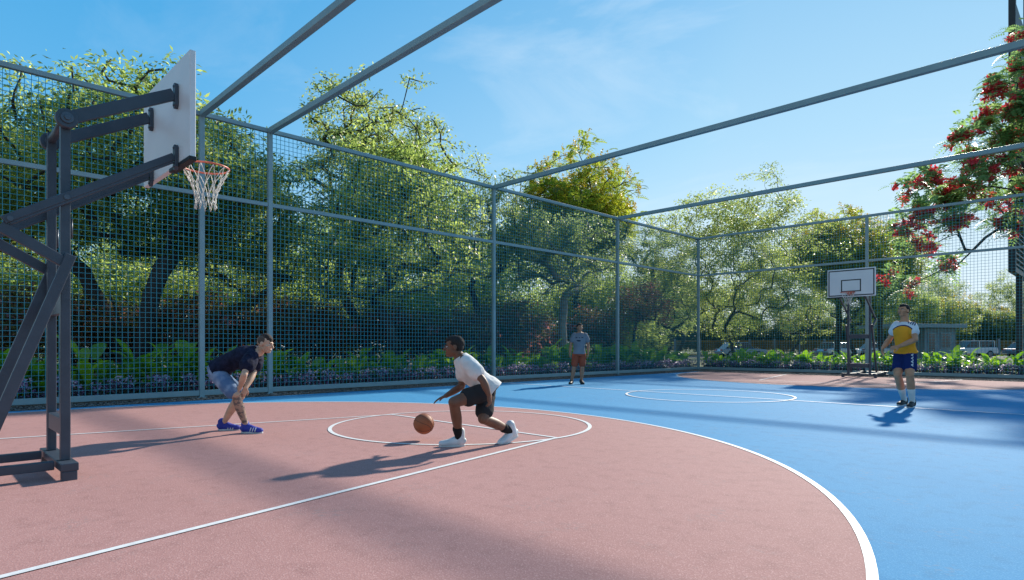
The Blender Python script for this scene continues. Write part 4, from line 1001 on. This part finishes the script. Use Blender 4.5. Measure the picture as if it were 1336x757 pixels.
# ------------------------------------------------------------------ far background: road, cars, guard house, railing, louvered tower
def strip(name, d, half, z, m):
    p = [at(x, YH, dd) for x, dd in ((560, d - half), (560, d + half), (1700, d + half), (1700, d - half))]
    return sheet(name, [(q.x, q.y) for q in p][::-1], z, m)
strip('road', 64, 4.5, -.008, M['asph'])
def car_body(L_, Hh, W, cab0, cab1):
    pass
def make_car(loc, rz, paint, label, suv=False):
    root = empty('parked_car', (*loc, 0), rz, label, 'car', 'cars parked beyond the planting')
    Hc = 1.62 if suv else 1.42; bl = .92 if suv else .86
    b = B(); W = .88
    prof = [(-2.15, .35), (2.15, .35), (2.2, .62), (2.05, .80), (1.15, bl), (.95, bl), (-1.75 if suv else -1.35, bl + .05), (-2.1, bl - .02 if not suv else bl + .03), (-2.2, .6)]
    b.prism([(x, -W, z) for x, z in prof], (0, 2 * W, 0)); body = b.build('body', paint, root, .06, 3)
    b = B(); cab = [(1.1, bl - .02), (.45, Hc - .04), (.2, Hc), (-1.0 if not suv else -1.7, Hc), (-1.3 if not suv else -1.95, Hc - .06), (-1.85 if not suv else -2.08, bl)]
    W2 = .76; b.prism([(x, -W2, z) for x, z in cab], (0, 2 * W2, 0)); b.build('cabin', M['glass'], root, .06, 3)
    b = B(); x0, x1 = (-1.9 if suv else -1.25), .42; b.box((x0, -.72, Hc - .02), (x1, .72, Hc + .03))
    for px in (x0 + .05, -.35): 
        for s in (-1, 1): b.bar((px, s * .765, bl), (px, s * .75, Hc), .07, .03, (0, 1, 0))
    b.build('roof', paint, root, .02)
    for x in (-1.35, 1.35):
        for s in (-1, 1):
            w_ = B().tube([(x, s * .72, .33), (x, s * .9, .33)], .33, 24).build('wheel', M['tyre'], root, .02)
            B().tube([(x, s * .89, .33), (x, s * .912, .33)], .20, 16).build('rim', M['alloy'], w_)
    for s in (-1, 1):
        B().box((-2.215, s * .60 - .16, .66), (-2.12, s * .60 + .16, .82)).build('tail_light', M['tail'], root, .01)
        B().box((2.06, s * .62 - .16, .62), (2.19, s * .62 + .16, .74)).build('headlight', M['lens'], root, .01)
    return root
CA = TH
for x, d, rz, pt, lab, suv in ((1092, 60, CA + .35, 'car_silver', 'silver car with red tail light parked behind the distant hoop', False),
                     (1266, 62, CA + math.pi, 'car_white', 'white boxy car parked beyond the plants right of the player in yellow', True),
                     (966, 58, CA + .1, 'car_blue', 'pale blue car partly hidden by the wide airy tree', False),
                     (1148, 66, CA, 'car_silver', 'silver car parked between the far hoop and the guard house', False),
                     (1345, 60, CA, 'car_blue', 'car cut by the right edge of the photo beyond the planting', False)):
    make_car(gp(x, d), rz, M[pt], lab, suv)
gh = empty('guard_house', (*gp(1203, 50), 0), CA + .25, 'small pale flat roofed guard house behind the far fence, right of the player in yellow', 'building')
B().box((-1.2, -1.3, 0), (1.9, 1.4, 2.55)).build('wall', M['wallp'], gh, .01)
B().box((-4.6, -1.9, 2.56), (2.4, 1.9, 2.86)).build('roof', M['roofp'], gh, .01)
B().box((-4.3, -1.6, 0), (-4.1, -1.4, 2.555)).build('pillar', M['wallp'], gh, .01)
for x0, x1, z0 in ((-.9, -.1, .0), (.35, 1.4, .9)):
    f = B(); f.box((x0, -1.34, z0), (x1, -1.302, 2.15)); f = f.build('window' if z0 else 'door', M['roofp'], gh)
    B().box((x0 + .08, -1.352, z0 + .08), (x1 - .08, -1.342, 2.07)).build('pane', M['glass'], f)
rf = empty('railing_fence', (*gp(960, 71), 0), CA, 'long low ochre railing fence with pale posts beyond the planting', 'fence')
b = B()
for i in range(480): x_ = -10 + i * .13; b.box((x_ - .015, -.015, .1), (x_ + .015, .015, 1.75))
b.build('bars', M['rail'], rf)['kind'] = 'stuff'
for z in (.15, 1.7): B().box((-10, -.03, z - .04), (52, .03, z + .04)).build('rail', M['rail'], rf)
for i in range(22): B().box((-10 + i * 2.9 - .1, -.1, 0), (-10 + i * 2.9 + .1, .1, 1.95)).build('post', M['wallp'], rf, .01)
lt = empty('louvered_tower', (-3.98, 38.6, 0), 0, 'tall dark tower screen of horizontal louvers at the right edge above the red flowers', 'building')
b = B()
zb, ztp = 4.75, 22.0
b.box((-.14, 0, zb), (.14, .3, ztp)); b.box((-.14, 6.2, zb), (.14, 6.5, ztp)); b.box((-.14, .3, zb), (.14, 6.2, zb + .25)); b.box((-.14, .3, 16.0), (.14, 6.2, 18.0)); b.box((-.06, .3, zb + .25), (-.02, 6.2, 16.0)); b.box((-.14, .3, ztp - .3), (.14, 6.2, ztp))
b.build('frame', M['louver'], lt, .01)
b = B(); z = zb + .42
while z < 15.9: b.bar((.05, .3, z), (.05, 6.2, z), .14, .05, (0, 0, 1)); z += .28
b.build('louvers', M['louver2'], lt)
for yy in (3.0, 6.35): B().box((-.13, yy - .14, 0), (.13, yy + .14, zb - .002)).build('column', M['louver'], lt)
